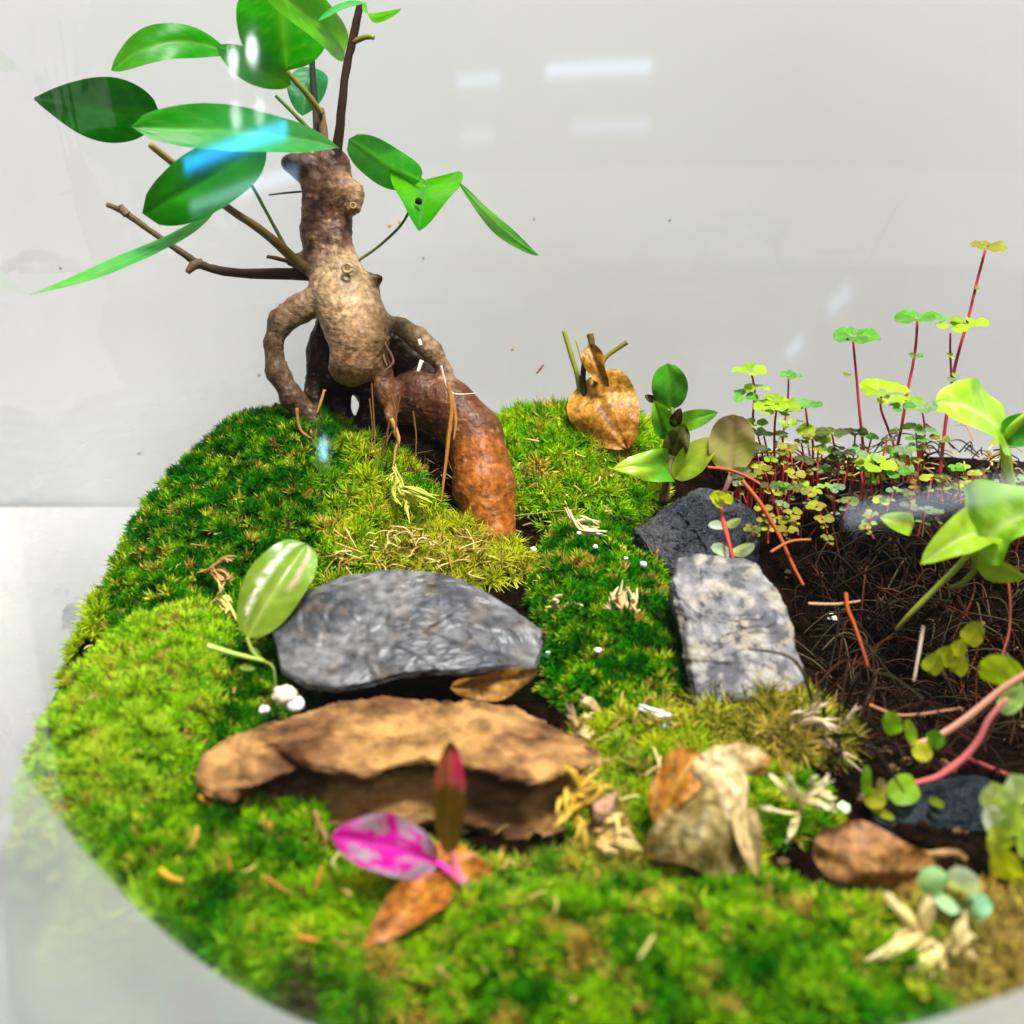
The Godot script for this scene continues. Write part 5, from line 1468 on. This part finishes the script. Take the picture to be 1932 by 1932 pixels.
func litter() -> void:
	var browns := [Color(0.016, 0.008, 0.005), Color(0.03, 0.015, 0.008), Color(0.01, 0.006, 0.004), Color(0.05, 0.012, 0.005)]
	var straws := [Color(0.5, 0.34, 0.1), Color(0.62, 0.48, 0.2), Color(0.36, 0.2, 0.05)]
	var s := Shape.new()
	strands(s, 330, 1520, 1930, 980, 1480, 0.016, 0.00028, browns, 0.006)
	for k in 240:
		var p0 := ground(rng.randf_range(1540, 1940), rng.randf_range(930, 1400))
		var a := rng.randf() * TAU
		var l := rng.randf_range(0.012, 0.034)
		var p1 := p0 + Vector3(cos(a) * l, rng.randf_range(-0.004, 0.02), sin(a) * l)
		var mid := p0.lerp(p1, 0.5) + Vector3(rng.randf_range(-0.006, 0.006), rng.randf_range(0.002, 0.014), rng.randf_range(-0.006, 0.006))
		var c: Color = [Color(0.02, 0.01, 0.005), Color(0.014, 0.01, 0.005), Color(0.07, 0.018, 0.006), Color(0.03, 0.025, 0.01), Color(0.06, 0.045, 0.02)][rng.randi() % 5]
		tube(s, [p0, mid, p1], [0.0004, rng.randf_range(0.0002, 0.0005), 0.0002], 5, c, c, 0.1, 6)
	mass(s, "root_tangle", M.twig, "tangle of fine dark roots filling the pit at right", "roots")
	s = Shape.new()
	strands(s, 110, 640, 900, 1020, 1080, 0.007, 0.00026, straws, 0.004)
	mass(s, "dry_strands", M.straw, "golden dry moss strands along the top of the grey slate", "dry moss")
	s = Shape.new()
	strands(s, 300, 1340, 1930, 850, 965, 0.010, 0.0003, straws + browns, 0.008)
	mass(s, "thicket_litter", M.straw, "dry stems and litter under the red stemmed thicket", "litter")
	s = Shape.new()
	for k in 1500:
		var c := ground(rng.randf_range(1000, 1940), rng.randf_range(900, 1700))
		var o := owner_at(c.x, c.z)
		if o[0] >= 0:
			continue
		var rr := rng.randf_range(0.0004, 0.0016)
		var tone := rng.randf_range(0.3, 1.6)
		var col := Color(0.016, 0.009, 0.005) * tone
		if rng.randf() < 0.06:
			col = Color(0.2, 0.13, 0.06)
		tube(s, [c - Vector3(rr, 0, 0), c + Vector3(0, rr * 0.4, 0), c + Vector3(rr, rr * 0.3, rng.randf_range(-1, 1) * rr)], [rr * 0.5, rr, rr * 0.5], 6, col, col, 0.6, 2)
	mass(s, "soil_clods", M.soil, "dark crumbs and clods of damp soil in the pit", "soil")
	s = Shape.new()
	strands(s, 90, 700, 880, 840, 960, 0.008, 0.00022, [Color(0.16, 0.07, 0.02), Color(0.35, 0.2, 0.06), Color(0.06, 0.03, 0.02)], 0.002)
	mass(s, "fine_roots", M.twig, "fine brown roots on the bare soil under the bonsai", "roots")
	s = Shape.new()
	strands(s, 50, 940, 1230, 760, 1000, 0.004, 0.0003, straws, 0.003)
	strands(s, 34, 380, 1250, 1560, 1900, 0.004, 0.00028, straws + [Color(0.4, 0.14, 0.02)], 0.004)
	strands(s, 26, 120, 480, 900, 1500, 0.0035, 0.00024, straws, 0.003)
	strands(s, 60, 1080, 1320, 1330, 1620, 0.005, 0.0003, straws, 0.003)
	mass(s, "straw_litter", M.straw, "small straw bits strewn over all the moss", "litter")
	s = Shape.new()
	for k in [[797, 185, 4.5, 0.3, 0.14, 0.08], [965, 662, 3.0, 0.4, 0.2, 0.05], [733, 428, 5.0, 0.5, 0.25, 0.05], [752, 422, 3.0, 0.5, 0.25, 0.05], [1474, 50, 4.0, 0.3, 0.28, 0.26], [566, 22, 3.0, 0.25, 0.25, 0.25], [8, 240, 3.0, 0.3, 0.3, 0.3], [113, 508, 3.0, 0.25, 0.22, 0.2], [797, 490, 2.5, 0.2, 0.2, 0.2], [1006, 416, 2.0, 0.2, 0.2, 0.2], [488, 710, 3.0, 0.15, 0.06, 0.05], [262, 858, 3.5, 0.1, 0.04, 0.02], [1262, 418, 2.0, 0.2, 0.2, 0.2]]:
		var c := at(k[0], k[1], 0.43)
		tube(s, [c, c + Vector3(0.0004, 0.0005, 0), c + Vector3(0.0003, 0.0011, 0)], [px_m(k[2] * 0.6, 0.43), px_m(k[2], 0.43), px_m(k[2] * 0.4, 0.43)], 6, Color(k[3], k[4], k[5]), Color(k[3], k[4], k[5]), 0.3, 2)
	mass(s, "glass_specks", M.twig, "tiny crumbs stuck to the back glass", "specks")
	s = Shape.new()
	for k in 90:
		var f := rng.randf()
		var c := flat(lerpf(168, 40, f) - rng.randf() * rng.randf() * 60, lerpf(1100, 1690, f), -0.055)
		tube(s, [c, c + Vector3(rng.randf_range(-1, 1), 0.4, rng.randf_range(-1, 1)) * 0.0008, c + Vector3(0.0006, 0.0002, 0)], [0.0003, rng.randf_range(0.0003, 0.0007), 0.0002], 5, Color(0.05, 0.05, 0.05), Color(0.15, 0.13, 0.1), 0.3, 2)
	mass(s, "soil_crumbs", M.twig, "dark soil crumbs on the white table beside the left glass", "crumbs")
	solo(pebble(flat(137, 1158, -0.052), 0.0042, Color(0.05, 0.055, 0.06)), "dark_pebble", M.perlite, "dark grey pebble on the white table left of the moss", "pebble")
	# single twigs large enough to pick out
	for k in [[[375, 1502, 400, 1520, 418, 1534], 6.0, Color(0.5, 0.24, 0.03), "orange bark sliver below the left end of the brown stone"], [[592, 1530, 600, 1556, 586, 1600], 5.0, Color(0.36, 0.18, 0.07), "forked brown twig under the front of the brown stone"], [[604, 1560, 614, 1580, 610, 1596], 5.0, Color(0.36, 0.18, 0.07), "short brown twig beside the forked one"], [[590, 1690, 600, 1660, 608, 1636], 6.0, Color(0.5, 0.24, 0.03), "upright orange twig left of the pink leaf"], [[500, 1654, 520, 1668, 545, 1686], 5.0, Color(0.34, 0.16, 0.03), "brown twig lying in the tufted moss"], [[350, 1610, 366, 1590, 372, 1560], 8.0, Color(0.6, 0.38, 0.06), "yellow dry shoot in the left front moss"], [[300, 1640, 320, 1655, 346, 1662], 7.0, Color(0.6, 0.36, 0.03), "orange dry shoot left of the yellow one"], [[560, 1766, 580, 1772, 602, 1774], 6.0, Color(0.45, 0.2, 0.03), "rusty bark bit in the front moss"], [[325, 870, 345, 862, 366, 852], 3.0, Color(0.12, 0.07, 0.02), "dark twig on the mound's dark moss"], [[520, 760, 528, 776, 536, 790], 3.0, Color(0.2, 0.03, 0.02), "short red bristle at the left handle root"], [[1012, 705, 1020, 695, 1026, 688], 2.0, Color(0.2, 0.06, 0.03), "fine red bristle on the back moss"], [[1000, 1010, 940, 980, 1100, 960], 2.0, Color(0.3, 0.2, 0.05), "thin dry straw across the back moss"]]:
		var w := Shape.new()
		var mid := ground(k[0][2], k[0][3])
		var d := (mid - EYE).dot(FWD) - 0.004
		if k[0][1] < 800:
			d = 0.375
		tube(w, pts3(k[0], d), [px_m(k[1], d) * 0.8, px_m(k[1], d), px_m(k[1], d) * 0.6], 7, k[2], k[2] * 0.8, 0.4)
		solo(w, "twig", M.twig, k[3], "twig", "twigs lying on the moss")
